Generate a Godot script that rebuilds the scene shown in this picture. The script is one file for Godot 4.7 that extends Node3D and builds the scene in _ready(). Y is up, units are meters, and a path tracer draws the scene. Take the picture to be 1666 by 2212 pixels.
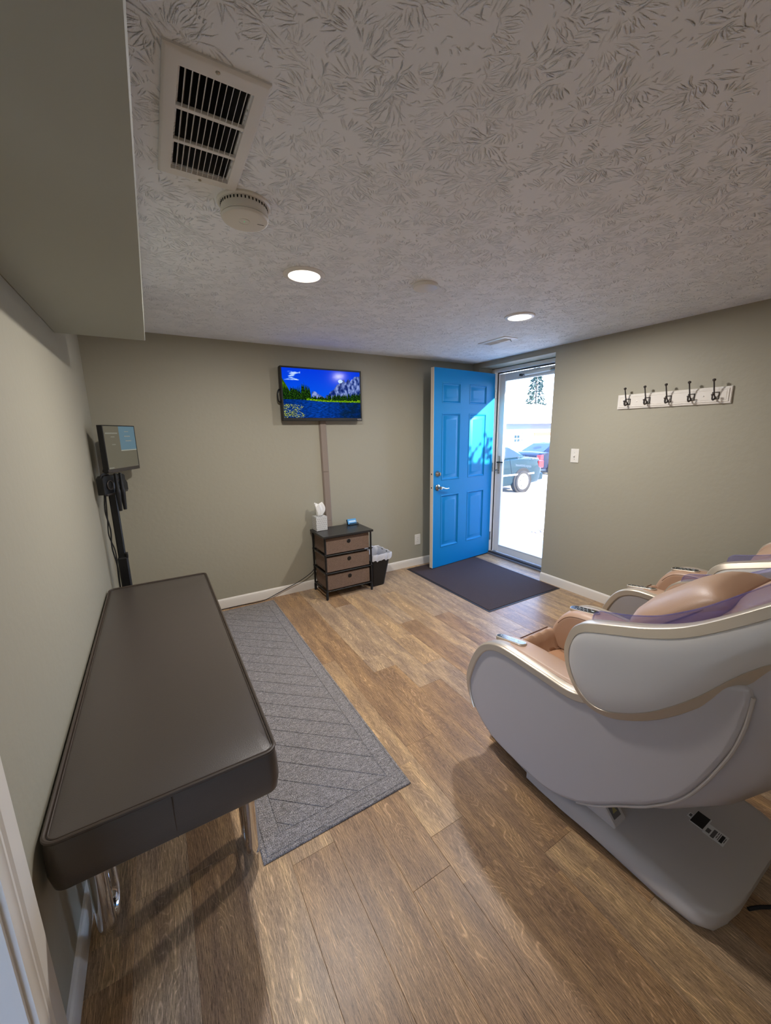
extends Node3D
# A small basement treatment room: padded bench on the left, blue entrance door open at the back right, two massage chairs on the right.
# World: back wall z = 0, right wall x = 0, floor y = 0. The room spreads towards -x and +z.

const W := 3.454      # room width
const H := 2.149      # ceiling height
const ZB := 4.9       # rear wall, behind the camera
const CAM := Vector3(-3.118, 1.44, 3.342)

var origins := {}
var used := {}
var M := {}
var rng := RandomNumberGenerator.new()


# ---------------------------------------------------------------- mesh builder
class MB:
	var v := PackedVector3Array()
	var u := PackedVector2Array()
	var x := Transform3D()
	var start := 0
	const NOUV := Vector2(1e9, 0)

	func tri(a: Vector3, b: Vector3, c: Vector3, ua := NOUV, ub := NOUV, uc := NOUV) -> void:
		v.append(x * a); v.append(x * b); v.append(x * c)
		u.append(ua); u.append(ub); u.append(uc)

	func quad(a: Vector3, b: Vector3, c: Vector3, d: Vector3, uvs := []) -> void:
		if uvs.size() == 4:
			tri(a, b, c, uvs[0], uvs[1], uvs[2]); tri(a, c, d, uvs[0], uvs[2], uvs[3])
		else:
			tri(a, b, c); tri(a, c, d)

	func begin() -> void:
		start = v.size()

	# turns a closed shape the right way out
	func solid() -> MB:
		var vol := 0.0
		var o := v[start] if v.size() > start else Vector3.ZERO
		for i in range(start, v.size(), 3):
			vol += (v[i] - o).dot((v[i + 1] - o).cross(v[i + 2] - o))
		if vol < 0.0:
			for i in range(start, v.size(), 3):
				var t := v[i + 1]; v[i + 1] = v[i + 2]; v[i + 2] = t
				var s := u[i + 1]; u[i + 1] = u[i + 2]; u[i + 2] = s
		return self

	func grid(rows: Array, wrap := false, uvf := false) -> void:
		for i in rows.size() - 1:
			var a: PackedVector3Array = rows[i]
			var b: PackedVector3Array = rows[i + 1]
			var n := a.size()
			for j in (n if wrap else n - 1):
				var k := (j + 1) % n
				if uvf:
					var fi := float(i) / (rows.size() - 1); var fi2 := float(i + 1) / (rows.size() - 1)
					var fj := float(j) / (n - 1); var fk := float(j + 1) / (n - 1)
					quad(a[j], a[k], b[k], b[j], [Vector2(fj, fi), Vector2(fk, fi), Vector2(fk, fi2), Vector2(fj, fi2)])
				else:
					quad(a[j], a[k], b[k], b[j])

	func fan(loop: PackedVector3Array, back := false) -> void:
		var c := Vector3.ZERO
		for p in loop: c += p
		c /= loop.size()
		for j in loop.size():
			var k := (j + 1) % loop.size()
			if back: tri(c, loop[k], loop[j])
			else: tri(c, loop[j], loop[k])

	# closed loops joined into a body, both ends closed
	func loft(rows: Array, caps := true) -> MB:
		begin()
		grid(rows, true)
		if caps:
			fan(rows[0], true); fan(rows[rows.size() - 1])
		return solid()

	func box(c: Vector3, s: Vector3, b := 0.002) -> MB:
		begin()
		var h := s / 2.0
		b = minf(b, minf(h.x, minf(h.y, h.z)) * 0.9)
		var P := func(sx: float, sy: float, sz: float, ax: int) -> Vector3:
			var q := Vector3(sx * (h.x - b), sy * (h.y - b), sz * (h.z - b))
			q[ax] = [sx, sy, sz][ax] * h[ax]
			return c + q
		for ax in 3:
			for sg in [-1.0, 1.0]:
				var l := []
				for t in [[-1.0, -1.0], [1.0, -1.0], [1.0, 1.0], [-1.0, 1.0]]:
					var e := [0.0, 0.0, 0.0]
					e[ax] = sg; e[(ax + 1) % 3] = t[0]; e[(ax + 2) % 3] = t[1]
					l.append(P.call(e[0], e[1], e[2], ax))
				if sg > 0: quad(l[0], l[1], l[2], l[3])
				else: quad(l[0], l[3], l[2], l[1])
		if b > 0.0:
			for ax in 3:                      # the edges that run along ax
				var p := (ax + 1) % 3
				var q := (ax + 2) % 3
				for sp in [-1.0, 1.0]:
					for sq in [-1.0, 1.0]:
						var e := [0.0, 0.0, 0.0]
						var f := [0.0, 0.0, 0.0]
						e[ax] = -1.0; f[ax] = 1.0
						e[p] = sp; f[p] = sp; e[q] = sq; f[q] = sq
						var l := [P.call(e[0], e[1], e[2], p), P.call(e[0], e[1], e[2], q), P.call(f[0], f[1], f[2], q), P.call(f[0], f[1], f[2], p)]
						if sp * sq > 0: quad(l[0], l[1], l[2], l[3])
						else: quad(l[0], l[3], l[2], l[1])
			for sx in [-1.0, 1.0]:
				for sy in [-1.0, 1.0]:
					for sz in [-1.0, 1.0]:
						var a: Vector3 = P.call(sx, sy, sz, 0)
						var bb: Vector3 = P.call(sx, sy, sz, 1)
						var cc: Vector3 = P.call(sx, sy, sz, 2)
						if sx * sy * sz > 0: tri(a, bb, cc)
						else: tri(a, cc, bb)
		return self

	func span(a: Vector3, b: Vector3, bev := 0.002) -> MB:
		return box((a + b) / 2.0, (b - a).abs(), bev)

	func ring(c: Vector3, ax: Vector3, r: float, seg: int, ref := Vector3.ZERO) -> PackedVector3Array:
		ax = ax.normalized()
		var s := ref if ref != Vector3.ZERO else (Vector3.UP if absf(ax.y) < 0.9 else Vector3.RIGHT)
		s = (s - ax * s.dot(ax)).normalized()
		var t := ax.cross(s)
		var out := PackedVector3Array()
		for i in seg:
			var a := TAU * i / seg
			out.append(c + s * (cos(a) * r) + t * (sin(a) * r))
		return out

	func cyl(a: Vector3, b: Vector3, ra: float, rb := -1.0, seg := 20, bev := 0.0) -> MB:
		if rb < 0.0: rb = ra
		var d := (b - a).normalized()
		if bev > 0.0:
			return loft([ring(a, d, ra - bev, seg), ring(a + d * bev, d, ra, seg), ring(b - d * bev, d, rb, seg), ring(b, d, rb - bev, seg)])
		return loft([ring(a, d, ra, seg), ring(b, d, rb, seg)])

	# profile of (radius, distance along axis)
	func lathe(o: Vector3, ax: Vector3, prof: Array, seg := 28) -> MB:
		var rows := []
		for p in prof: rows.append(ring(o + ax.normalized() * p[1], ax, maxf(p[0], 0.0001), seg))
		return loft(rows)

	func tube(path: Array, r: Variant, seg := 10) -> MB:
		var rows := []
		var ref := Vector3.ZERO
		for i in path.size():
			var d: Vector3 = path[mini(i + 1, path.size() - 1)] - path[maxi(i - 1, 0)]
			d = d.normalized()
			if ref == Vector3.ZERO: ref = Vector3.UP if absf(d.y) < 0.9 else Vector3.RIGHT
			ref = (ref - d * ref.dot(d)).normalized()
			rows.append(ring(path[i], d, r[i] if r is Array else r, seg, ref))
		return loft(rows)

	static func inset(poly: PackedVector2Array, d: float) -> PackedVector2Array:
		var area := 0.0
		var n := poly.size()
		for i in n: area += poly[i].cross(poly[(i + 1) % n])
		var sg := 1.0 if area > 0 else -1.0
		var out := PackedVector2Array()
		for i in n:
			var e := (poly[i] - poly[(i + n - 1) % n]).normalized()
			var f := (poly[(i + 1) % n] - poly[i]).normalized()
			var m := (Vector2(-e.y, e.x) + Vector2(-f.y, f.x)) * sg
			m = m.normalized() if m.length() > 1e-6 else Vector2(-e.y, e.x) * sg
			var k := maxf(0.4, m.dot(Vector2(-e.y, e.x) * sg))
			out.append(poly[i] + m * (d / k))
		return out

	# outline in (a, b) pushed along an axis; steps = [[depth, inset], ...]; to3 turns (a, b, depth) into a point
	func pushed(poly: PackedVector2Array, steps: Array, to3: Callable, ends := true) -> MB:
		begin()
		var rows := []
		for s in steps:
			var q := inset(poly, s[1]) if absf(s[1]) > 1e-7 else poly
			var r := PackedVector3Array()
			for p in q: r.append(to3.call(p.x, p.y, s[0]))
			rows.append(r)
		grid(rows, true)
		if ends:
			for e in [0, steps.size() - 1]:
				var q := inset(poly, steps[e][1]) if absf(steps[e][1]) > 1e-7 else poly
				var ix := Geometry2D.triangulate_polygon(q)
				var r: PackedVector3Array = rows[e]
				# orientation against the side walls
				var area := 0.0
				for i in q.size(): area += q[i].cross(q[(i + 1) % q.size()])
				for i in range(0, ix.size(), 3):
					var ccw := (q[ix[i + 1]] - q[ix[i]]).cross(q[ix[i + 2]] - q[ix[i]]) > 0.0
					# side quads run along the loop: last cap keeps the loop's sense, the first cap turns it
					var keep := ccw == (area > 0.0)
					if e == 0: keep = not keep
					if keep: tri(r[ix[i]], r[ix[i + 1]], r[ix[i + 2]])
					else: tri(r[ix[i]], r[ix[i + 2]], r[ix[i + 1]])
		return solid()

	func mesh(off: Vector3, crease: float) -> ArrayMesh:
		var n := v.size()
		var fn := PackedVector3Array(); fn.resize(n / 3)
		var at := {}
		var keys := []
		keys.resize(n)
		for i in range(0, n, 3):
			fn[i / 3] = (v[i + 1] - v[i]).cross(v[i + 2] - v[i])
		if crease > 0.0:
			for i in n:
				var k := Vector3i((v[i] * 20000.0).round())
				keys[i] = k
				if at.has(k): at[k].append(i / 3)
				else: at[k] = [i / 3]
		var c := cos(deg_to_rad(crease))
		var nn := PackedVector3Array(); nn.resize(n)
		var vv := PackedVector3Array(); vv.resize(n)
		var uu := PackedVector2Array(); uu.resize(n)
		for i in n:
			var f := fn[i / 3]
			var g := f
			var fu := f.normalized()
			if crease > 0.0:
				g = Vector3.ZERO
				for k in at[keys[i]]:
					if fn[k].normalized().dot(fu) > c: g += fn[k]
			nn[i] = g.normalized() if g.length() > 1e-14 else (fu if fu.length() > 0.5 else Vector3.UP)
			if u[i].x > 1e8:
				var a := fu.abs()
				var p := v[i]
				if a.y >= a.x and a.y >= a.z: uu[i] = Vector2(p.x, p.z)
				elif a.z >= a.x: uu[i] = Vector2(p.x, -p.y)
				else: uu[i] = Vector2(p.z, -p.y)
			else:
				uu[i] = u[i]
			vv[i] = v[i] - off
		var ix := PackedInt32Array(); ix.resize(n)
		for i in range(0, n, 3):
			ix[i] = i; ix[i + 1] = i + 2; ix[i + 2] = i + 1
		var arr := []
		arr.resize(Mesh.ARRAY_MAX)
		arr[Mesh.ARRAY_VERTEX] = vv; arr[Mesh.ARRAY_NORMAL] = nn; arr[Mesh.ARRAY_TEX_UV] = uu; arr[Mesh.ARRAY_INDEX] = ix
		var m := ArrayMesh.new()
		m.add_surface_from_arrays(Mesh.PRIMITIVE_TRIANGLES, arr)
		return m


# ---------------------------------------------------------------- nodes
func numbered(parent: Node, called: String) -> String:
	var key := str(parent.get_instance_id()) + "/" + called
	var k: int = used.get(key, 0)
	used[key] = k + 1
	return called if k == 0 else "%s_%03d" % [called, k]


func tag(o: Node, label: String, category := "", group := "", kind := "") -> void:
	if label: o.set_meta("label", label)
	if category: o.set_meta("category", category)
	if group: o.set_meta("group", group)
	if kind: o.set_meta("kind", kind)


func thing(called: String, label: String, category: String, at := Vector3.ZERO, group := "") -> Node3D:
	var o := Node3D.new()
	o.name = numbered(self, called)
	add_child(o)
	o.position = at
	origins[o] = at
	tag(o, label, category, group)
	return o


# one named mesh; its points are given in the world and stored about the parent's origin
func part(called: String, mb: MB, mat: Material, parent: Node = null, crease := 40.0) -> MeshInstance3D:
	var o := MeshInstance3D.new()
	var par: Node = parent if parent else self
	o.name = numbered(par, called)
	var off: Vector3 = origins.get(par, Vector3.ZERO)
	o.mesh = mb.mesh(off, crease)
	o.material_override = mat
	o.cast_shadow = GeometryInstance3D.SHADOW_CASTING_SETTING_ON
	par.add_child(o)
	origins[o] = off
	return o


# a top-level thing that is one mesh, standing at `at`
func solo(called: String, mb: MB, mat: Material, at: Vector3, label: String, category: String, group := "", kind := "", crease := 40.0) -> MeshInstance3D:
	var o := MeshInstance3D.new()
	o.name = numbered(self, called)
	o.mesh = mb.mesh(at, crease)
	o.material_override = mat
	add_child(o)
	o.position = at
	origins[o] = at
	tag(o, label, category, group, kind)
	return o


func lettering(text: String, size: float, depth: float, mat: Material, parent: Node, at: Transform3D, called := "lettering") -> MeshInstance3D:
	var t := TextMesh.new()
	var f := SystemFont.new()
	f.font_names = PackedStringArray(["Droid Sans"])
	t.font = f
	t.text = text
	t.font_size = 64
	t.pixel_size = size / 64.0
	t.depth = depth
	t.curve_step = 2.0
	var o := MeshInstance3D.new()
	o.name = numbered(parent, called)
	o.mesh = t
	o.material_override = mat
	parent.add_child(o)
	var off: Vector3 = origins.get(parent, Vector3.ZERO)
	o.transform = Transform3D(at.basis, at.origin - off)
	return o


func mat(called: String, c: Color, rough := 0.5, metal := 0.0) -> StandardMaterial3D:
	var m := StandardMaterial3D.new()
	m.resource_name = called
	m.albedo_color = c
	m.roughness = rough
	m.metallic = metal
	M[called] = m
	return m


func rgb(r: int, g: int, b: int) -> Color:
	return Color(r / 255.0, g / 255.0, b / 255.0)


func noise_tex(freq: float, size := 512, octaves := 3, type := FastNoiseLite.TYPE_SIMPLEX_SMOOTH, sd := 1, ramp: Array = []) -> NoiseTexture2D:
	var n := FastNoiseLite.new()
	n.noise_type = type
	n.frequency = freq
	n.fractal_octaves = octaves
	n.seed = sd
	var t := NoiseTexture2D.new()
	t.width = size; t.height = size
	t.seamless = true
	t.noise = n
	if ramp.size() > 1:
		var g := Gradient.new()
		g.offsets = PackedFloat32Array(range(ramp.size()).map(func(i): return float(i) / (ramp.size() - 1)))
		g.colors = PackedColorArray(ramp)
		t.color_ramp = g
	return t


func relief(m: StandardMaterial3D, t: Texture2D, cm: float) -> void:
	m.heightmap_enabled = true
	m.heightmap_texture = t
	m.heightmap_scale = cm


func smooth_loop(pts: Array, per := 4) -> PackedVector2Array:
	var out := PackedVector2Array()
	var n := pts.size()
	for i in n:
		var a := Vector2(pts[(i + n - 1) % n][0], pts[(i + n - 1) % n][1])
		var b := Vector2(pts[i][0], pts[i][1])
		var c := Vector2(pts[(i + 1) % n][0], pts[(i + 1) % n][1])
		var d := Vector2(pts[(i + 2) % n][0], pts[(i + 2) % n][1])
		for k in per: out.append(b.cubic_interpolate(c, a, d, float(k) / per))
	return out


func smooth_line(pts: Array, per := 6) -> Array:
	var out := []
	var n := pts.size()
	for i in n - 1:
		var a: Vector3 = pts[maxi(i - 1, 0)]
		var d: Vector3 = pts[mini(i + 2, n - 1)]
		for k in per: out.append((pts[i] as Vector3).cubic_interpolate(pts[i + 1], a, d, float(k) / per))
	out.append(pts[n - 1])
	return out


func rounded_rect(w: float, h: float, r: float, seg := 6) -> PackedVector2Array:
	var out := PackedVector2Array()
	for q in [[1, 1, 0.0], [-1, 1, PI / 2], [-1, -1, PI], [1, -1, PI * 1.5]]:
		for i in seg + 1:
			var a: float = q[2] + PI / 2 * i / seg
			out.append(Vector2(q[0] * (w / 2 - r) + cos(a) * r, q[1] * (h / 2 - r) + sin(a) * r))
	return out


# ---------------------------------------------------------------- computed textures
func tex(im: Image) -> ImageTexture:
	return ImageTexture.create_from_image(im)


# limed oak: one board, u across (0..1), v along
func oak_texture(sd: int, cathedral: float) -> ImageTexture:
	var w := 256
	var h := 1536
	var d := PackedByteArray(); d.resize(w * h * 3)
	var warp := FastNoiseLite.new(); warp.seed = sd; warp.frequency = 0.9; warp.fractal_octaves = 2
	var fib := FastNoiseLite.new(); fib.seed = sd + 7; fib.frequency = 1.0; fib.fractal_octaves = 2
	var tone := FastNoiseLite.new(); tone.seed = sd + 13; tone.frequency = 1.0; tone.fractal_octaves = 2
	for y in h:
		var v := float(y) / h
		for x in w:
			var p := float(x) / w - 0.5
			var off := 0.16 * warp.get_noise_1d(v * 2.2 + sd * 3.1)
			var depth := cathedral * (v - 0.45) * 1.15 + 0.16 * warp.get_noise_2d(p * 1.5 + 20.0, v * 4.0)
			var q := p - off + 0.03 * warp.get_noise_2d(p * 7.0, v * 16.0)
			var r := sqrt(q * q * 1.25 + depth * depth) + 0.02 * warp.get_noise_2d(p * 3.0 + 5.0, v * 9.0)
			var f := fposmod(r * (24.0 if cathedral > 0.0 else 15.0), 1.0)
			var ringv := 1.0 - absf(f * 2.0 - 1.0)
			ringv = ringv * ringv
			var fine := fib.get_noise_2d(p * 95.0, v * 11.0)
			var pores := fib.get_noise_2d(p * 170.0 + 40.0, v * 24.0)
			var broad := tone.get_noise_2d(p * 2.4, v * 2.6)
			var pale := maxf(0.0, ringv - 0.5) * 0.42 * (0.6 + 0.8 * maxf(0.0, broad + 0.3))
			var l := 0.68 + 0.10 * broad + 0.13 * fine + pale * (0.8 + fine)
			if pores < -0.3: l -= 0.18
			elif pores > 0.38: l += 0.12
			l = clampf(l, 0.12, 1.0)
			var i := (y * w + x) * 3
			d[i] = int(255.0 * clampf(l, 0.0, 1.0))
			d[i + 1] = int(255.0 * clampf(l * (0.975 + 0.03 * pale), 0.0, 1.0))
			d[i + 2] = int(255.0 * clampf(l * (0.93 + 0.16 * pale - 0.05 * broad), 0.0, 1.0))
	return tex(Image.create_from_data(w, h, false, Image.FORMAT_RGB8, d))


# stomp-brushed ceiling: bursts of plaster ridges, as a height map
func stomp_texture() -> ImageTexture:
	var n := 2048
	var hgt := PackedFloat32Array(); hgt.resize(n * n)
	var r := RandomNumberGenerator.new(); r.seed = 11
	var mm := n / 1750.0            # pixels per millimetre
	# short stray ridges everywhere first
	for k in 5200:
		var px := r.randf() * n
		var py := r.randf() * n
		var a := r.randf() * TAU
		var steps := int(r.randf_range(8.0, 22.0) * mm)
		var amp := r.randf_range(0.15, 0.45)
		for t in steps:
			a += r.randf_range(-0.22, 0.22)
			px += cos(a)
			py += sin(a)
			var e := amp * minf(1.0, 4.0 * minf(t, steps - t) / float(steps))
			for j in range(-3, 4):
				for i in range(-3, 4):
					var at := posmod(int(py) + j, n) * n + posmod(int(px) + i, n)
					hgt[at] = maxf(hgt[at], e * exp(-(i * i + j * j) * 0.45))
	for s in 1150:
		var cx := r.randf() * n
		var cy := r.randf() * n
		var big := r.randf_range(42.0, 95.0) * mm
		var dir := r.randf() * TAU
		var spread := r.randf_range(0.35, 1.25)
		var lift := r.randf_range(0.45, 1.0)
		var R := int(big * 0.92)
		var R0 := int(big * 0.40)
		for j in range(-R, R + 1):
			for i in range(-R, R + 1):
				var rr := i * i + j * j
				if rr < R * R and rr > R0 * R0:
					var q := absf(angle_difference(dir, atan2(j, i)))
					if q < spread:
						var at := posmod(int(cy) + j, n) * n + posmod(int(cx) + i, n)
						hgt[at] *= 0.12
		var step := 6.5 * mm / (big * 0.75)
		var a0 := -spread
		var k := 0
		while a0 < spread:
			k += 1
			var a := dir + a0 + r.randf_range(-0.3, 0.3) * step
			a0 += step * r.randf_range(0.55, 1.25)
			if r.randf() < 0.08: continue
			var p0 := r.randf_range(0.25, 0.5) * big
			var ln := (r.randf_range(0.8, 1.1) * big - p0)
			var bend2 := r.randf_range(-0.012, 0.012)
			var px := cx + cos(a) * p0
			var py := cy + sin(a) * p0
			var wid := r.randf_range(0.75, 1.25) * mm
			var amp := lift * r.randf_range(0.45, 1.0)
			var steps := int(ln / 1.2)
			var rad := int(wid * 2.0) + 1
			for t in steps:
				a += bend2 + r.randf_range(-0.10, 0.10)
				px += cos(a) * 1.2
				py += sin(a) * 1.2
				var e := amp * minf(1.0, 4.0 * minf(t, steps - t) / float(steps)) * (0.70 + 0.30 * sin(t * 0.23 + k))
				for j in range(-rad, rad + 1):
					for i in range(-rad, rad + 1):
						var q := float(i * i + j * j) / (wid * wid)
						if q < 3.0:
							var val := e * exp(-q * 1.1)
							var at := posmod(int(py) + j, n) * n + posmod(int(px) + i, n)
							if val > hgt[at]: hgt[at] = val
	var d := PackedByteArray(); d.resize(n * n)
	for i in n * n: d[i] = int(clampf(hgt[i], 0.0, 1.0) * 235.0) + 10
	return tex(Image.create_from_data(n, n, false, Image.FORMAT_L8, d))


# looped grey runner: [colour, height]; covers the whole rug once
func runner_textures(w: float, l: float) -> Array:
	var nx := 640
	var ny := 2047
	var col := PackedByteArray(); col.resize(nx * ny * 3)
	var hgt := PackedByteArray(); hgt.resize(nx * ny)
	var r := RandomNumberGenerator.new(); r.seed = 5
	var sx := w / nx
	var sy := l / ny
	var loops := PackedFloat32Array(); loops.resize(nx * ny)
	for i in nx * ny: loops[i] = r.randf()
	for y in ny:
		for x in nx:
			var i := y * nx + x
			# yarn loops about two pixels across
			var a := loops[(y / 2) * nx + x / 2] * 0.65 + loops[(y / 2) * nx + (x + 1) / 2 + 3] * 0.2 + loops[i] * 0.15
			var X := x * sx
			var Y := y * sy
			var g := 1.0
			var bx := minf(X, w - X)
			var by := minf(Y, l - Y)
			var inner := bx > 0.074 and by > 0.074
			for e in [absf(minf(bx - 0.074, by - 0.074)), absf(minf(bx, by) - 0.014)]:
				if e < 0.0035: g = minf(g, 0.25 + e / 0.0047)
			if inner:
				var k := fposmod(Y - 0.85 * X + 0.052, 0.1145) - 0.057
				if absf(k) < 0.0045: g = minf(g, 0.02 + absf(k) / 0.0047)
			var hv := clampf(g * (0.62 + 0.38 * a), 0.0, 1.0)
			hgt[i] = int(255.0 * hv)
			var c := 0.40 + 0.92 * a
			var tint := loops[(i * 7) % (nx * ny)]
			col[i * 3] = int(255.0 * clampf(c * 0.70, 0, 1))
			col[i * 3 + 1] = int(255.0 * clampf(c * 0.685, 0, 1))
			col[i * 3 + 2] = int(255.0 * clampf(c * (0.66 + 0.06 * tint), 0, 1))
	return [tex(Image.create_from_data(nx, ny, false, Image.FORMAT_RGB8, col)), tex(Image.create_from_data(nx, ny, false, Image.FORMAT_L8, hgt))]


func mat_textures() -> Array:
	var n := 256
	var col := PackedByteArray(); col.resize(n * n * 3)
	var hgt := PackedByteArray(); hgt.resize(n * n)
	var r := RandomNumberGenerator.new(); r.seed = 9
	for y in n:
		for x in n:
			var i := y * n + x
			var rib := 0.5 + 0.5 * cos(TAU * x / 16.0)
			var cross := 0.5 + 0.5 * cos(TAU * y / 16.0 + (PI if (x / 16) % 2 else 0.0))
			var f := r.randf()
			hgt[i] = int(255.0 * clampf(rib * (0.7 + 0.3 * cross) * 0.8 + 0.2 * f, 0, 1))
			var c := 0.14 + 0.30 * f * f + 0.10 * rib
			col[i * 3] = int(255.0 * c)
			col[i * 3 + 1] = int(255.0 * c * 0.93)
			col[i * 3 + 2] = int(255.0 * c * 1.04)
	return [tex(Image.create_from_data(n, n, false, Image.FORMAT_RGB8, col)), tex(Image.create_from_data(n, n, false, Image.FORMAT_L8, hgt))]


# the picture on the television: lake, firs, pale cliffs, blue sky
func lake_picture() -> ImageTexture:
	var w := 512
	var h := 300
	var im := Image.create(w, h, false, Image.FORMAT_RGB8)
	var n := FastNoiseLite.new(); n.seed = 3; n.frequency = 1.0; n.fractal_octaves = 4
	var r := RandomNumberGenerator.new(); r.seed = 21
	var firs := PackedFloat32Array(); firs.resize(w)
	for k in 150:
		var cx := r.randf() * w
		var u := cx / w
		var top := 0.0
		if u < 0.33: top = 0.20 + 0.10 * maxf(0.0, 1.0 - absf(u - 0.25) / 0.09) + r.randf() * 0.05
		elif u < 0.52: top = 0.05 + r.randf() * 0.04
		else: top = 0.08 + 0.09 * (u - 0.52) / 0.48 + r.randf() * 0.05
		var half := 5.0 + r.randf() * 5.0
		for x in range(maxi(0, int(cx - half)), mini(w, int(cx + half))):
			firs[x] = maxf(firs[x], top * (1.0 - 0.75 * absf(x - cx) / half))
	for y in h:
		for x in w:
			var u := float(x) / w
			var v := float(y) / h
			var a := n.get_noise_2d(u * 9.0, v * 9.0)
			var b := n.get_noise_2d(u * 40.0, v * 40.0)
			var c := Color(0.0, 0.22 + 0.20 * v, 0.86 + 0.1 * v)
			var cl := n.get_noise_2d(u * 5.0 + 30.0, v * 10.0)
			if u < 0.22 and v < 0.24 and cl > 0.12: c = c.lerp(Color(0.75, 0.85, 1.0), minf(1.0, (cl - 0.12) * 3.0))
			var shore := 0.625 + 0.035 * smoothstep(0.15, 0.6, u)
			# cliffs on the right, a low far ridge in the middle
			var ridge := 0.0
			if u > 0.53: ridge = 0.16 + 0.30 * smoothstep(0.53, 0.78, u) + 0.12 * smoothstep(0.8, 1.0, u) + 0.05 * n.get_noise_1d(u * 14.0)
			if u > 0.35 and u < 0.56: ridge = maxf(ridge, 0.20 - 0.9 * absf(u - 0.38) + 0.02 * b)
			if u < 0.12: ridge = maxf(ridge, 0.42 - 3.0 * u)
			if v > shore - ridge and v < shore:
				var lit := clampf(0.5 + 1.3 * n.get_noise_2d(u * 16.0, v * 6.0), 0.0, 1.0)
				c = Color(0.03, 0.12, 0.40).lerp(Color(0.55, 0.62, 0.85), lit) if u > 0.12 else Color(0.12, 0.25, 0.03).lerp(Color(0.3, 0.45, 0.05), lit)
			if Vector2((u - 0.725) * 1.4, v - 0.21).length() < 0.045 + 0.02 * a: c = Color(0.72, 0.84, 1.0)
			if v > shore - firs[x] - 0.02 and v < shore:
				c = Color(0.01, 0.06, 0.02).lerp(Color(0.16, 0.36, 0.04), clampf(0.35 + b * 1.5, 0.0, 1.0))
			if v > shore - 0.035 - 0.05 * maxf(0.0, n.get_noise_1d(u * 22.0 + 4.0)) * (1.0 if u > 0.42 else 0.3) and v < shore and u > 0.28:
				c = Color(0.20, 0.42, 0.02).lerp(Color(0.55, 0.72, 0.05), clampf(0.5 + b * 1.4, 0.0, 1.0))
			if v >= shore:
				var rip := n.get_noise_2d(u * 16.0, v * 70.0)
				c = Color(0.0, 0.13, 0.36).lerp(Color(0.02, 0.32, 0.82), clampf(0.45 + rip * 0.9 - 0.8 * absf(u - 0.42), 0.0, 1.0))
				if u > 0.7: c = c.lerp(Color(0.03, 0.10, 0.10), 0.55 * clampf(0.5 + a + (u - 0.7), 0.0, 1.0))
				if v > 0.72 and u < 0.24 + 0.05 * a and b + 0.5 * a > -0.02 + 1.2 * u: c = Color(0.18, 0.24, 0.03).lerp(Color(0.75, 0.78, 0.42), clampf(0.3 + b * 1.6, 0.0, 1.0))
			im.set_pixel(x, y, c)
	return tex(im)


func monitor_picture() -> ImageTexture:
	var im := Image.create(360, 290, false, Image.FORMAT_RGB8)
	im.fill(rgb(98, 93, 78))
	im.fill_rect(Rect2i(168, 0, 192, 168), rgb(88, 118, 132))
	im.fill_rect(Rect2i(168, 164, 192, 7), rgb(150, 152, 140))
	for t in [[18, 44, 130, 9], [72, 70, 40, 5], [74, 122, 40, 5], [232, 34, 50, 6], [226, 66, 70, 8], [236, 98, 70, 8], [8, 276, 54, 8]]:
		for k in range(0, t[2], 6):
			im.fill_rect(Rect2i(t[0] + k, t[1], 4, t[3]), rgb(140, 140, 128))
	return tex(im)


# grey scrolls on the tissue box
func scroll_texture() -> ImageTexture:
	var n := 256
	var im := Image.create(n, n, false, Image.FORMAT_RGB8)
	for y in n:
		for x in n:
			var c := rgb(214, 212, 206)
			var ox := 32.0 if (y / 64) % 2 else 0.0
			var q := Vector2(fposmod(x + ox, 64.0) - 32.0, fposmod(y, 64.0) - 32.0)
			var rr := q.length()
			var an := q.angle()
			var s := sin(rr * 0.62 - an * 2.0)
			if rr < 25.0 and s > 0.35: c = rgb(96, 100, 104)
			elif absf(q.x) > 27.0 and absf(q.y) > 20.0: c = rgb(140, 144, 146)
			im.set_pixel(x, y, c)
	return tex(im)


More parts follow.
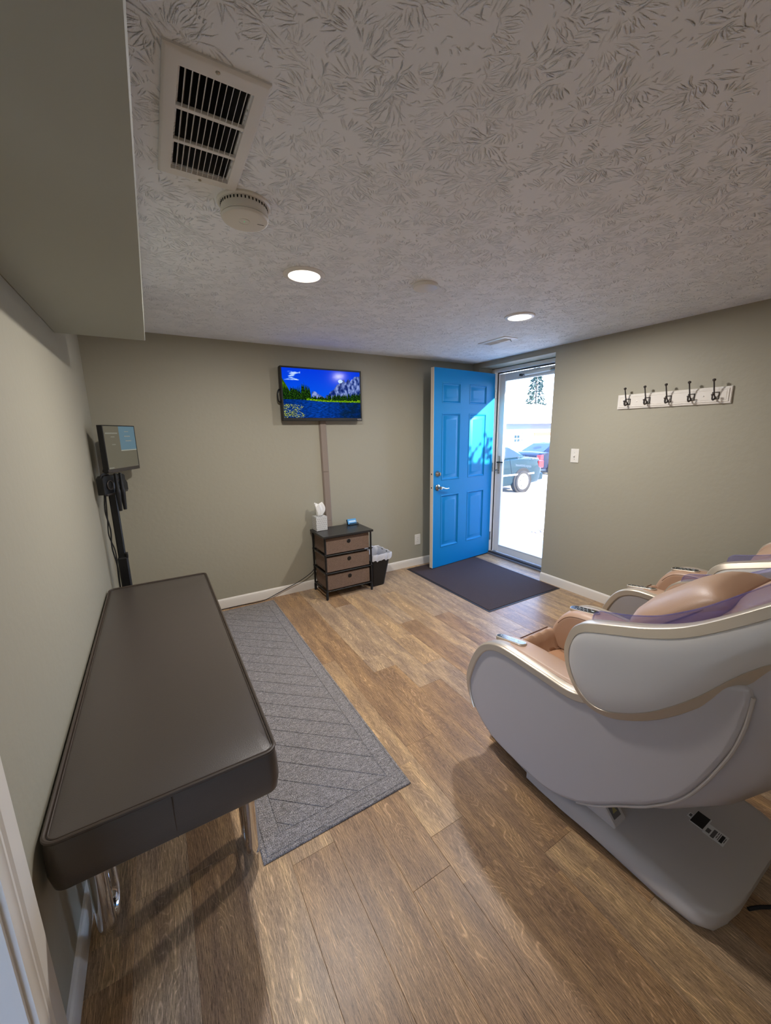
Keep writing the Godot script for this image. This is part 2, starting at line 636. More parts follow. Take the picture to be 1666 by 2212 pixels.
# pushes wavy pale veins: worn concrete
func make_materials() -> void:
	var wall := mat("wall paint", rgb(163, 158, 140), 0.55)
	relief(wall, noise_tex(0.02, 512, 4, FastNoiseLite.TYPE_SIMPLEX_SMOOTH, 3), 0.05)
	wall.uv1_scale = Vector3(2.2, 2.2, 1)
	mat("soffit paint", rgb(172, 174, 162), 0.6)
	var ceil := mat("stomp ceiling", rgb(243, 246, 249), 0.75)
	relief(ceil, stomp_texture(), 0.9)
	ceil.uv1_scale = Vector3(1.0 / 1.75, 1.0 / 1.75, 1)
	mat("white trim", rgb(228, 222, 212), 0.35)
	mat("white enamel", rgb(232, 230, 226), 0.35)
	mat("white plastic", rgb(226, 222, 212), 0.4)
	mat("subfloor", rgb(40, 30, 22), 0.9)
	var k := 0
	for t in [[1, 0.55], [2, 0.0], [3, 0.8], [4, 0.0]]:
		var pic := oak_texture(t[0] * 17, t[1])
		for tone in [rgb(248, 210, 166), rgb(222, 182, 142), rgb(240, 208, 174)]:
			var m := mat("oak %d" % k, tone, 0.36)
			m.albedo_texture = pic
			m.metallic_specular = 0.42
			relief(m, pic, 0.03)
			k += 1
	var bump := noise_tex(0.09, 512, 3, FastNoiseLite.TYPE_CELLULAR, 5)
	var leather := mat("brown leather", rgb(72, 65, 59), 0.31)
	relief(leather, bump, 0.02)
	leather.uv1_scale = Vector3(7, 7, 1)
	mat("piping", rgb(66, 56, 48), 0.4)
	var tan := mat("tan leather", rgb(182, 148, 122), 0.42)
	relief(tan, bump, 0.02)
	tan.uv1_scale = Vector3(7, 7, 1)
	var tan2 := mat("seat leather", rgb(170, 128, 96), 0.42)
	relief(tan2, bump, 0.02)
	tan2.uv1_scale = Vector3(7, 7, 1)
	mat("leather seam", rgb(96, 62, 42), 0.6)
	mat("chrome", rgb(228, 228, 230), 0.06, 1.0)
	mat("satin nickel", rgb(190, 186, 178), 0.25, 1.0)
	mat("pewter", rgb(92, 86, 82), 0.38, 0.8)
	mat("black plastic", rgb(14, 14, 15), 0.45)
	mat("black metal", rgb(15, 15, 16), 0.4, 0.0)
	mat("rubber", rgb(26, 26, 28), 0.8)
	mat("galvanised sheet", rgb(116, 118, 120), 0.5, 0.3)
	mat("dark void", rgb(10, 9, 9), 0.9)
	var drw := mat("brown linen", rgb(146, 120, 102), 0.9)
	drw.albedo_texture = noise_tex(0.35, 256, 2, FastNoiseLite.TYPE_VALUE, 8, [rgb(150, 150, 150), Color.WHITE])
	drw.uv1_scale = Vector3(5, 5, 1)
	var lam := mat("black laminate", rgb(38, 38, 38), 0.32)
	relief(lam, noise_tex(0.02, 256, 3, FastNoiseLite.TYPE_SIMPLEX, 4), 0.01)
	mat("cable cover", rgb(140, 126, 114), 0.5)
	mat("blue paint", rgb(12, 124, 184), 0.38).metallic_specular = 0.3
	mat("door edge", rgb(222, 210, 192), 0.5)
	mat("storm aluminium", rgb(226, 228, 228), 0.35, 0.0)
	mat("dark seal", rgb(44, 42, 44), 0.6)
	mat("sill metal", rgb(126, 132, 142), 0.35, 0.6)
	var g := mat("glass", Color(1, 1, 1, 0.04), 0.0)
	g.transparency = BaseMaterial3D.TRANSPARENCY_ALPHA
	var pur := mat("violet acrylic", Color(0.48, 0.46, 0.74, 0.32), 0.3)
	pur.transparency = BaseMaterial3D.TRANSPARENCY_ALPHA
	mat("glass lettering", rgb(240, 240, 240), 0.6)
	var mt := mat_textures()
	var dm := mat("ribbed mat", Color(0.86, 0.76, 0.70), 0.95)
	dm.albedo_texture = mt[0]
	relief(dm, mt[1], 0.25)
	dm.uv1_scale = Vector3(9, 9, 1)
	mat("mat edge", rgb(40, 38, 42), 0.6)
	var rt := runner_textures(0.604, 2.135)
	var rg := mat("grey loop pile", rgb(226, 222, 216), 0.95)
	rg.albedo_texture = rt[0]
	relief(rg, rt[1], 0.9)
	mat("chair shell", rgb(180, 174, 172), 0.42)
	mat("chair silver", rgb(196, 184, 166), 0.34, 0.45)
	mat("chair panel", rgb(208, 204, 198), 0.36, 0.1)
	mat("chair base", rgb(184, 176, 168), 0.45)
	mat("panel black", rgb(10, 11, 14), 0.15)
	mat("panel mark", rgb(190, 200, 204), 0.5)
	mat("navy shell", rgb(34, 36, 72), 0.5)
	mat("sticker white", rgb(214, 212, 206), 0.6)
	mat("sticker black", rgb(12, 12, 14), 0.5)
	mat("sticker grey", rgb(92, 88, 84), 0.6)
	mat("sticker amber", rgb(150, 138, 84), 0.6)
	var lampm := mat("lamp glow", rgb(255, 240, 220), 0.5)
	lampm.emission_enabled = true
	lampm.emission = Color(1.0, 0.95, 0.87)
	lampm.emission_energy_multiplier = 3.0
	var led := mat("green led", rgb(60, 220, 150), 0.5)
	led.emission_enabled = true
	led.emission = Color(0.2, 1.0, 0.6)
	var tv := mat("television screen", rgb(6, 6, 8), 0.12)
	tv.metallic_specular = 0.18
	tv.emission_enabled = true
	tv.emission = Color.WHITE
	tv.emission_operator = BaseMaterial3D.EMISSION_OP_MULTIPLY
	tv.emission_texture = lake_picture()
	tv.emission_energy_multiplier = 0.95
	var mon := mat("monitor screen", rgb(8, 8, 8), 0.2)
	mon.emission_enabled = true
	mon.emission = Color.WHITE
	mon.emission_operator = BaseMaterial3D.EMISSION_OP_MULTIPLY
	mon.emission_texture = monitor_picture()
	mon.emission_energy_multiplier = 0.75
	var tb := mat("scroll card", Color.WHITE, 0.6)
	tb.albedo_texture = scroll_texture()
	tb.uv1_scale = Vector3(14, 14, 1)
	var tis := mat("tissue", rgb(244, 242, 236), 0.9)
	tis.backlight_enabled = true
	tis.backlight = Color(0.5, 0.5, 0.48)
	var bag := mat("bin liner", Color(0.9, 0.91, 0.94, 0.72), 0.35)
	bag.transparency = BaseMaterial3D.TRANSPARENCY_ALPHA
	mat("card blue", rgb(72, 150, 206), 0.5)
	mat("card pale", rgb(190, 218, 236), 0.5)
	# outdoors
	var con := mat("concrete", rgb(228, 224, 218), 0.9)
	con.albedo_texture = noise_tex(0.02, 256, 4, FastNoiseLite.TYPE_SIMPLEX, 6, [rgb(200, 196, 192), Color.WHITE])
	mat("gravel bed", rgb(120, 104, 92), 0.95)
	mat("pebble", rgb(176, 160, 146), 0.9)
	mat("car teal", rgb(16, 38, 46), 0.12).metallic_specular = 0.35
	mat("car navy", rgb(16, 19, 42), 0.12).metallic_specular = 0.35
	mat("car glass", rgb(30, 46, 56), 0.05)
	mat("tyre", rgb(24, 24, 26), 0.85)
	mat("alloy", rgb(206, 206, 208), 0.3, 0.6)
	mat("tail lamp", rgb(168, 24, 28), 0.2)
	mat("siding", rgb(116, 120, 134), 0.7)
	mat("roof shingle", rgb(190, 186, 182), 0.9)
	mat("brick tan", rgb(118, 82, 62), 0.85)
	mat("bark", rgb(92, 76, 66), 0.95)
	mat("fir needles", rgb(38, 76, 66), 0.9)
	mat("hedge leaves", rgb(46, 74, 40), 0.85)


func _ready() -> void:
	rng.seed = 7
	# ---- camera
	var cam := Camera3D.new()
	cam.name = "camera"
	cam.position = CAM
	cam.basis = Basis.from_euler(Vector3(-0.203, -0.533, -0.016))
	cam.fov = rad_to_deg(2.0 * atan(1106.0 / 837.28))
	cam.near = 0.02
	cam.far = 200.0
	add_child(cam)
	cam.current = true
	# ---- sky and exposure
	var env := Environment.new()
	env.background_mode = Environment.BG_SKY
	var sky := Sky.new()
	var sm := ProceduralSkyMaterial.new()
	sm.sky_top_color = Color(0.50, 0.66, 0.92)
	sm.sky_horizon_color = Color(0.86, 0.93, 1.0)
	sm.ground_bottom_color = Color(0.45, 0.44, 0.42)
	sm.ground_horizon_color = Color(0.7, 0.75, 0.8)
	sm.sky_energy_multiplier = 2.7
	sm.ground_energy_multiplier = 2.0
	sky.sky_material = sm
	env.sky = sky
	env.tonemap_mode = Environment.TONE_MAPPER_LINEAR
	env.tonemap_exposure = 1.08
	env.sdfgi_enabled = true
	env.ssao_enabled = true
	env.ssil_enabled = true
	var we := WorldEnvironment.new()
	we.name = "world"
	we.environment = env
	add_child(we)
	# ---- low winter sun, from the right and a little behind the camera
	var sun := DirectionalLight3D.new()
	sun.name = "sun"
	sun.light_color = Color(1.0, 0.93, 0.80)
	sun.light_energy = 10.0
	sun.light_angular_distance = 0.53
	sun.shadow_enabled = true
	sun.sky_mode = DirectionalLight3D.SKY_MODE_LIGHT_ONLY
	add_child(sun)
	sun.look_at_from_position(Vector3(0.684, 0.44, 1.0) * 20.0, Vector3.ZERO)
	make_materials()
	build_room()
	build_entrance()
	build_ceiling_things()
	build_wall_things()
	build_bench()
	build_monitor_stand()
	build_rugs()
	build_dresser()
	var chair := build_chair()
	var other := chair.duplicate()
	other.name = numbered(self, "massage_chair")
	add_child(other)
	other.position = chair.position + Vector3(1.045, 0, 0.0)
	tag(other, "second tan massage chair, half hidden behind the near one beside the coat hook wall")
	build_outdoors()


# ---------------------------------------------------------------- the room
func build_room() -> void:
	# boards run towards the back wall; row edges and the joints in view are those of the photograph
	var fl := thing("floor", "limed oak vinyl plank floor with boards running towards the back wall", "floor")
	tag(fl, "", "", "", "structure")
	part("subfloor", MB.new().span(Vector3(-W, -0.12, -0.1), Vector3(0.0, -0.005, ZB), 0), M["subfloor"], fl)
	var known := {2: 2.44 - 1.22, 3: 0.828, 5: 0.513, 1: 0.11, 0: 0.6, -1: 1.05, -2: 0.35, -3: 0.9, 4: 0.25}
	var p := RandomNumberGenerator.new(); p.seed = 4
	for row in range(-5, 18):
		var x0 := maxf(-W, -2.72 + 0.1525 * row)
		var x1 := minf(0.0, -2.72 + 0.1525 * (row + 1))
		if x1 - x0 < 0.01: continue
		var z: float = known.get(row, p.randf() * 1.2)
		z -= 1.217
		while z < ZB:
			var a := maxf(z, 0.0)
			var b := minf(z + 1.217, ZB)
			z += 1.217
			if b - a < 0.02: continue
			board(fl, x0, x1, a, b, p)
	board(fl, 0.0, 0.09, 0.10, 1.012, p)
	board(fl, 0.09, 0.175, 0.10, 1.012, p)
	# walls with thickness
	var wb := solo("wall_back", MB.new().span(Vector3(-W - 0.15, -0.1, -0.15), Vector3(0.34, H + 0.2, 0.0), 0), M["wall paint"], Vector3(-W / 2, 0, 0), "sage grey painted back wall carrying the television", "wall", "", "structure")
	wb.set_meta("kind", "structure")
	var l := MB.new()
	l.span(Vector3(-W - 0.15, -0.1, 0.0), Vector3(-W, H + 0.2, 2.50), 0)
	l.span(Vector3(-W - 0.15, 2.03, 2.50), Vector3(-W, H + 0.2, 3.31), 0)
	l.span(Vector3(-W - 0.15, -0.1, 3.31), Vector3(-W, H + 0.2, ZB), 0)
	l.span(Vector3(-W - 0.15, -0.1, 2.50), Vector3(-W, -0.004, 3.31), 0)
	solo("wall_left", l, M["wall paint"], Vector3(-W, 0, 2), "sage grey painted left wall behind the padded bench", "wall", "", "structure")
	var r := MB.new()
	r.span(Vector3(0, -0.1, 0.0), Vector3(0.34, H + 0.2, 0.085), 0)
	r.span(Vector3(0, -0.1, 1.023), Vector3(0.34, H + 0.2, ZB), 0)
	r.span(Vector3(0, 2.099, 0.085), Vector3(0.34, H + 0.2, 1.023), 0)
	r.span(Vector3(0.0, -0.1, 0.085), Vector3(0.34, -0.004, 1.023), 0)
	solo("wall_right", r, M["wall paint"], Vector3(0, 0, 2), "sage grey painted right wall with doorway and coat hooks", "wall", "", "structure")
	solo("wall_rear", MB.new().span(Vector3(-W - 0.15, -0.1, ZB), Vector3(0.34, H + 0.2, ZB + 0.15), 0), M["wall paint"], Vector3(-W / 2, 0, ZB), "sage grey painted wall behind the camera", "wall", "", "structure")
	# ceiling, with the duct opening above the return grille left free
	var c := MB.new()
	var hx0 := -2.985
	var hx1 := -2.85
	var hz0 := 2.028
	var hz1 := 2.362
	var gx0 := -0.658
	var gx1 := -0.577
	var gz0 := 0.817
	var gz1 := 1.043
	for q in [[-W - 0.15, hx0, -0.15, ZB + 0.15], [hx0, hx1, -0.15, hz0], [hx0, hx1, hz1, ZB + 0.15], [hx1, gx0, -0.15, ZB + 0.15], [gx0, gx1, -0.15, gz0], [gx0, gx1, gz1, ZB + 0.15], [gx1, 0.34, -0.15, ZB + 0.15]]:
		c.span(Vector3(q[0], H, q[2]), Vector3(q[1], H + 0.2, q[3]), 0)
	c.span(Vector3(-W - 0.15, H + 0.8, -0.15), Vector3(0.34, H + 0.85, ZB + 0.15), 0)
	for q in [[-W - 0.15, -W - 0.1, -0.15, ZB + 0.15], [0.29, 0.34, -0.15, ZB + 0.15], [-W - 0.15, 0.34, -0.15, -0.1], [-W - 0.15, 0.34, ZB + 0.1, ZB + 0.15]]:
		c.span(Vector3(q[0], H + 0.19, q[2]), Vector3(q[1], H + 0.81, q[3]), 0)
	solo("ceiling", c, M["stomp ceiling"], Vector3(-W / 2, H, 2), "off-white stomp-brushed textured plaster ceiling", "ceiling", "", "structure", 0)
	solo("beam", MB.new().span(Vector3(-W, 1.925, 0.857), Vector3(-3.085, H, ZB), 0.003), M["soffit paint"], Vector3(-3.27, 1.925, 2.5), "sage painted boxed soffit along the top of the left wall", "soffit", "", "structure")
	# baseboards
	baseboard("baseboard_back", Vector3(-W, 0, 0), Vector3(0, 0, 0), Vector3(0, 0, 1), "white baseboard along the back wall")
	baseboard("baseboard_right", Vector3(0, 0, 1.023), Vector3(0, 0, ZB), Vector3(-1, 0, 0), "white baseboard along the right wall below the coat hooks")
	baseboard("baseboard_left", Vector3(-W, 0, 0.0), Vector3(-W, 0, 2.417), Vector3(1, 0, 0), "white baseboard along the left wall under the bench")
	# white door and casing at the near end of the left wall
	var tr := thing("trim_1", "white moulded door casing at the near end of the left wall", "door casing", Vector3(-W, 0, 2.45))
	tag(tr, "", "", "", "structure")
	for s in 2:
		var prof := PackedVector2Array([Vector2(0, 0), Vector2(0.018, 0), Vector2(0.0185, 0.05), Vector2(0.014, 0.056), Vector2(0.0165, 0.061), Vector2(0.0165, 0.068), Vector2(0.012, 0.074), Vector2(0.010, 0.088), Vector2(0, 0.088)])
		var z0 := 2.42
		var dirz := 1.0
		if s == 1:
			z0 = 3.39; dirz = -1.0
		part("casing", MB.new().pushed(prof, [[0.0, 0.0], [2.10, 0.0]], func(a, b, d): return Vector3(-W + a, d, z0 + dirz * b)), M["white trim"], tr, 30)
	part("casing", MB.new().span(Vector3(-W, 2.03, 2.508), Vector3(-W + 0.016, 2.10, 3.302), 0.004), M["white trim"], tr)
	part("door_stop", MB.new().span(Vector3(-W - 0.07, 0, 2.50), Vector3(-W, 2.03, 2.514), 0.002), M["white trim"], tr)
	part("door_stop", MB.new().span(Vector3(-W - 0.07, 0, 3.296), Vector3(-W, 2.03, 3.31), 0.002), M["white trim"], tr)
	side_room()


# the next room, seen only as daylight that falls in through its open door
func side_room() -> void:
	var fx := -4.95
	var bs := MB.new()
	bs.span(Vector3(fx, -0.12, 1.9), Vector3(-W - 0.15, -0.002, 5.5), 0)
	bs.span(Vector3(-W - 0.15, -0.004, 2.514), Vector3(-W, -0.001, 3.296), 0)
	solo("floor", bs, M["oak 1"], Vector3(-4.2, 0, 3.7), "wooden floor of the next room beyond the left doorway", "floor", "", "structure")
	solo("ceiling", MB.new().span(Vector3(fx, H, 1.9), Vector3(-W - 0.15, H + 0.2, 5.5), 0), M["soffit paint"], Vector3(-4.2, H, 3.7), "plain ceiling of the next room beyond the left doorway", "ceiling", "", "structure")
	var w := MB.new()
	w.span(Vector3(fx - 0.12, -0.12, 1.8), Vector3(fx, H + 0.2, 3.30), 0)
	w.span(Vector3(fx - 0.12, -0.12, 5.2), Vector3(fx, H + 0.2, 5.6), 0)
	w.span(Vector3(fx - 0.12, 2.08, 3.30), Vector3(fx, H + 0.2, 5.2), 0)
	w.span(Vector3(fx - 0.12, -0.12, 3.30), Vector3(fx, 0.04, 5.2), 0)
	w.span(Vector3(fx, -0.12, 1.8), Vector3(-W - 0.15, H + 0.2, 1.9), 0)
	w.span(Vector3(fx, -0.12, 5.5), Vector3(-W, H + 0.2, 5.6), 0)
	w.span(Vector3(-W - 0.15, -0.12, 4.9), Vector3(-W - 0.05, H + 0.2, 5.6), 0)
	solo("wall_west", w, M["wall paint"], Vector3(fx, 0, 4), "walls of the next room with a glazed opening to the daylight", "wall", "", "structure")
	var wn := thing("window_1", "wide glazed patio window of the next room beyond the left doorway", "window", Vector3(fx - 0.06, 0, 4.25))
	tag(wn, "", "", "", "structure")
	for z in [3.30, 4.23, 5.16]:
		part("window_post", MB.new().span(Vector3(fx - 0.09, 0.04, z), Vector3(fx - 0.03, 2.08, z + 0.04), 0.004), M["white enamel"], wn)
	for z in [3.34, 4.27]:
		part("glass_pane", MB.new().span(Vector3(fx - 0.063, 0.04, z), Vector3(fx - 0.057, 2.08, z + 0.89), 0), M["glass"], wn)
	# its white door stands open against the side wall of that room
	var d3 := thing("door_3", "white door swung open into the next room at the left", "door", Vector3(-W - 0.17, 0, 2.5))
	tag(d3, "", "", "", "structure")
	part("leaf", MB.new().span(Vector3(-W - 0.95, 0.008, 2.455), Vector3(-W - 0.17, 2.025, 2.493), 0.002), M["white trim"], d3)
	for q in [[0.15, 0.95], [1.05, 1.9]]:
		for xx in [[0.27, 0.52], [0.60, 0.85]]:
			raised_panel(d3, func(a, b, dep): return Vector3(-W - xx[1] + a, q[0] + b, 2.493 + dep), xx[1] - xx[0], q[1] - q[0], M["white trim"], 0.010)


func board(fl: Node3D, x0: float, x1: float, a: float, b: float, p: RandomNumberGenerator) -> void:
	var m := MB.new()
	var g := 0.00015
	var bv := 0.0008
	var X0 := x0 + g
	var X1 := x1 - g
	var Z0 := a + g
	var Z1 := b - g
	var y := -p.randf() * 0.0002
	var off := p.randf()
	var back := p.randf() < 0.5
	var U := func(x: float, z: float) -> Vector2:
		var uu := (x - x0) / 0.1525
		var vv := (z - a) / 1.217
		return Vector2(1.0 - uu, off - vv) if back else Vector2(uu, off + vv)
	var o := [Vector3(X0, y - bv, Z0), Vector3(X1, y - bv, Z0), Vector3(X1, y - bv, Z1), Vector3(X0, y - bv, Z1)]
	var i := [Vector3(X0 + bv, y, Z0 + bv), Vector3(X1 - bv, y, Z0 + bv), Vector3(X1 - bv, y, Z1 - bv), Vector3(X0 + bv, y, Z1 - bv)]
	var uu := func(l: Array) -> Array: return l.map(func(q): return U.call(q.x, q.z))
	var top := [i[0], i[3], i[2], i[1]]
	m.quad(top[0], top[1], top[2], top[3], uu.call(top))
	for k in 4:
		var n := (k + 1) % 4
		var q := [o[k], i[k], i[n], o[n]]
		m.quad(q[0], q[1], q[2], q[3], uu.call(q))
		var lo := Vector3(0, -0.004, 0)
		var e := [o[k] + lo, o[k], o[n], o[n] + lo]
		m.quad(e[0], e[1], e[2], e[3], uu.call(e))
	part("plank", m, M["oak %d" % p.randi_range(0, 11)], fl, 0)


func baseboard(called: String, a: Vector3, b: Vector3, out: Vector3, label: String) -> void:
	var prof := PackedVector2Array([Vector2(0, 0.0), Vector2(0.013, 0.0), Vector2(0.013, 0.056), Vector2(0.0105, 0.064), Vector2(0.0105, 0.07), Vector2(0.006, 0.079), Vector2(0.0, 0.083)])
	var dir := (b - a).normalized()
	var m := MB.new().pushed(prof, [[0.0, 0.0], [(b - a).length(), 0.0]], func(p, q, d): return a + dir * d + out * p + Vector3.UP * q)
	var o := solo(called, m, M["white trim"], (a + b) / 2.0, label, "baseboard", "", "structure", 25)
	o.set_meta("kind", "structure")


# moulded panel: groove, then a raised field; to3(across, up, out)
func raised_panel(parent: Node, to3: Callable, w: float, h: float, m: Material, deep := 0.009) -> MeshInstance3D:
	var mb := MB.new()
	var rows := []
	for s in [[0.0, 0.0], [0.004, 0.0035], [0.010, 0.003], [0.016, -deep * 0.55], [0.024, -deep], [0.034, -deep], [0.058, -0.002], [0.064, -0.001]]:
		var i: float = s[0]
		var r := PackedVector3Array()
		for q in [Vector2(i, i), Vector2(w - i, i), Vector2(w - i, h - i), Vector2(i, h - i)]: r.append(to3.call(q.x, q.y, s[1]))
		rows.append(r)
	mb.grid(rows, true)
	var e: PackedVector3Array = rows[rows.size() - 1]
	mb.quad(e[0], e[1], e[2], e[3])
	return part("panel", mb, m, parent, 25)


# ---------------------------------------------------------------- entrance
func build_entrance() -> void:
	# door frame in the reveal
	var fr := thing("trim_2", "white wooden door frame set in the entrance reveal", "door frame", Vector3(0.24, 0, 0.55))
	tag(fr, "", "", "", "structure")
	part("jamb", MB.new().span(Vector3(0.195, 0, 0.085), Vector3(0.33, 2.095, 0.128), 0.003), M["white enamel"], fr)
	part("jamb", MB.new().span(Vector3(0.195, 0, 0.986), Vector3(0.33, 2.095, 1.023), 0.003), M["white enamel"], fr)
	part("head", MB.new().span(Vector3(0.195, 2.058, 0.128), Vector3(0.33, 2.095, 0.986), 0.003), M["white enamel"], fr)
	part("stop", MB.new().span(Vector3(0.242, 2.048, 0.128), Vector3(0.262, 2.060, 0.986), 0.002), M["dark seal"], fr)
	part("weatherstrip", MB.new().span(Vector3(0.242, 0.03, 0.127), Vector3(0.256, 2.05, 0.134), 0.002), M["dark seal"], fr)
	var th := thing("trim_3", "metal threshold with a dark rubber strip below the storm door", "threshold", Vector3(0.24, 0, 0.55))
	tag(th, "", "", "", "structure")
	part("sill", MB.new().span(Vector3(0.175, -0.01, 0.128), Vector3(0.345, 0.022, 0.986), 0.004), M["sill metal"], th)
	part("rubber_strip", MB.new().span(Vector3(0.188, 0.018, 0.13), Vector3(0.222, 0.034, 0.984), 0.004), M["dark seal"], th)
	# blue leaf, swung into the room; built flat, then turned
	var hinge := Vector3(0.197, 0, 0.136)
	var d := thing("door_1", "open blue six-panel entrance door with satin lever and deadbolt", "door", hinge)
	tag(d, "", "", "", "structure")
	d.rotation.y = 0.097
	origins[d] = Vector3.ZERO
	# local: -x along the leaf from the hinge, +z into the room
	var us := [0.0, 0.130, 0.406, 0.534, 0.802, 0.914]
	var ys := [0.015, 0.224, 0.790, 0.942, 1.618, 1.713, 1.915, 2.045]
	var lf := MB.new()
	for i in 5:
		for j in 7:
			if (i == 1 or i == 3) and j % 2 == 1: continue
			lf.quad(Vector3(-us[i + 1], ys[j], 0), Vector3(-us[i], ys[j], 0), Vector3(-us[i], ys[j + 1], 0), Vector3(-us[i + 1], ys[j + 1], 0))
	lf.span(Vector3(-0.912, 0.015, -0.044), Vector3(0, 2.045, -0.012), 0)
	for e in [[Vector3(-0.912, 2.045, 0), Vector3(0, 2.045, 0), Vector3(0, 2.045, -0.012), Vector3(-0.912, 2.045, -0.012)], [Vector3(0, 0.015, 0), Vector3(0, 0.015, -0.012), Vector3(0, 2.045, -0.012), Vector3(0, 2.045, 0)]]:
		lf.quad(e[0], e[1], e[2], e[3])
	part("leaf", lf, M["blue paint"], d, 0)
	for i in [1, 3]:
		for j in [1, 3, 5]:
			var x0: float = -us[i + 1]
			var y0: float = ys[j]
			raised_panel(d, func(a, b, dep): return Vector3(x0 + a, y0 + b, dep), us[i + 1] - us[i], ys[j + 1] - y0, M["blue paint"])
	var ed := part("leaf_edge", MB.new().span(Vector3(-0.9155, 0.015, -0.044), Vector3(-0.9115, 2.045, 0.0005), 0.001), M["door edge"], d)
	for y in [1.015, 0.875]:
		part("latch_bore", MB.new().cyl(Vector3(-0.9162, y, -0.022), Vector3(-0.913, y, -0.022), 0.008, 0.008, 14), M["dark void"], ed)
	part("bottom_sweep", MB.new().span(Vector3(-0.91, 0.004, -0.04), Vector3(-0.005, 0.018, -0.004), 0.001), M["rubber"], d)
	var bolt := part("deadbolt", MB.new().lathe(Vector3(-0.852, 1.015, 0), Vector3(0, 0, 1), [[0.0, 0.0], [0.033, 0.0], [0.032, 0.006], [0.026, 0.014], [0.022, 0.024], [0.019, 0.028], [0.0, 0.028]]), M["satin nickel"], d, 30)
	part("turn_piece", MB.new().box(Vector3(-0.852, 1.015, 0.035), Vector3(0.010, 0.034, 0.016), 0.003), M["satin nickel"], bolt)
	var hd := part("handle", MB.new().lathe(Vector3(-0.852, 0.875, 0), Vector3(0, 0, 1), [[0.0, 0.0], [0.034, 0.0], [0.033, 0.008], [0.026, 0.014], [0.015, 0.018], [0.013, 0.045], [0.017, 0.052], [0.015, 0.062], [0.0, 0.064]]), M["satin nickel"], d, 30)
	part("lever", MB.new().tube(smooth_line([Vector3(-0.852, 0.875, 0.052), Vector3(-0.83, 0.877, 0.054), Vector3(-0.80, 0.868, 0.052), Vector3(-0.77, 0.862, 0.050), Vector3(-0.735, 0.864, 0.048)]), [0.013, 0.013, 0.012, 0.012, 0.011, 0.011, 0.010, 0.010, 0.009, 0.009, 0.008, 0.008, 0.0075, 0.0075, 0.007, 0.007, 0.007, 0.0065, 0.0065, 0.006, 0.006, 0.006, 0.006, 0.006, 0.005], 10), M["satin nickel"], hd)
	for y in [0.22, 1.03, 1.84]:
		part("hinge", MB.new().cyl(Vector3(0.006, y - 0.05, 0.006), Vector3(0.006, y + 0.05, 0.006), 0.007, 0.007, 12, 0.001), M["satin nickel"], d)
	# storm door
	var s := thing("door_2", "closed aluminium storm door with one full-height glass pane", "storm door", Vector3(0.30, 0, 0.55))
	tag(s, "", "", "", "structure")
	var sx0 := 0.268
	var sx1 := 0.306
	var al: Material = M["storm aluminium"]
	part("stile", MB.new().span(Vector3(sx0, 0.030, 0.136), Vector3(sx1, 2.044, 0.212), 0.003), al, s)
	part("stile", MB.new().span(Vector3(sx0, 0.030, 0.905), Vector3(sx1, 2.044, 0.982), 0.003), al, s)
	part("top_rail", MB.new().span(Vector3(sx0, 1.965, 0.212), Vector3(sx1, 2.044, 0.905), 0.003), al, s)
	part("bottom_rail", MB.new().span(Vector3(sx0, 0.030, 0.212), Vector3(sx1, 0.118, 0.905), 0.003), al, s)
	for q in [[Vector3(0.262, 0.118, 0.212), Vector3(0.276, 1.965, 0.222)], [Vector3(0.262, 0.118, 0.895), Vector3(0.276, 1.965, 0.905)], [Vector3(0.262, 0.108, 0.212), Vector3(0.276, 0.120, 0.905)], [Vector3(0.262, 1.963, 0.212), Vector3(0.276, 1.975, 0.905)]]:
		part("glazing_bead", MB.new().span(q[0], q[1], 0.003), al, s)
	part("glass_pane", MB.new().span(Vector3(0.284, 0.112, 0.206), Vector3(0.288, 1.970, 0.911), 0), M["glass"], s)
	var hp := part("handle_plate", MB.new().span(Vector3(0.256, 0.955, 0.158), Vector3(0.270, 1.155, 0.190), 0.005), M["satin nickel"], s)
	part("lever", MB.new().tube([Vector3(0.258, 1.085, 0.174), Vector3(0.235, 1.085, 0.174), Vector3(0.228, 1.086, 0.190), Vector3(0.228, 1.088, 0.262)], 0.007), M["black plastic"], hp)
	part("thumb_latch", MB.new().tube([Vector3(0.258, 1.0, 0.174), Vector3(0.236, 1.0, 0.174), Vector3(0.232, 0.99, 0.150)], 0.007), M["satin nickel"], hp)
	var cl := part("closer_tube", MB.new().cyl(Vector3(0.240, 2.000, 0.50), Vector3(0.236, 2.006, 0.80), 0.016, 0.016, 16, 0.003), M["white enamel"], s)
	part("closer_rod", MB.new().cyl(Vector3(0.242, 1.998, 0.44), Vector3(0.240, 2.000, 0.50), 0.005, 0.005, 10), M["dark seal"], cl)
	part("closer_bracket", MB.new().span(Vector3(0.236, 1.988, 0.425), Vector3(0.270, 2.010, 0.448), 0.003), M["dark seal"], cl)
	part("closer_bracket", MB.new().span(Vector3(0.232, 1.994, 0.80), Vector3(0.25, 2.018, 0.99), 0.003), M["satin nickel"], cl)
	# lettering on the outside of the pane, seen from behind
	var turn := Basis(Vector3.UP, PI / 2)
	for t in [["CHIROPRACTIC", 0.052, 1.325, 0.46], ["drscottchiro", 0.050, 1.150, 0.555], ["appointment", 0.036, 1.065, 0.50]]:
		lettering(t[0], t[1], 0.001, M["glass lettering"], s, Transform3D(turn, Vector3(0.2895, t[2], t[3])))


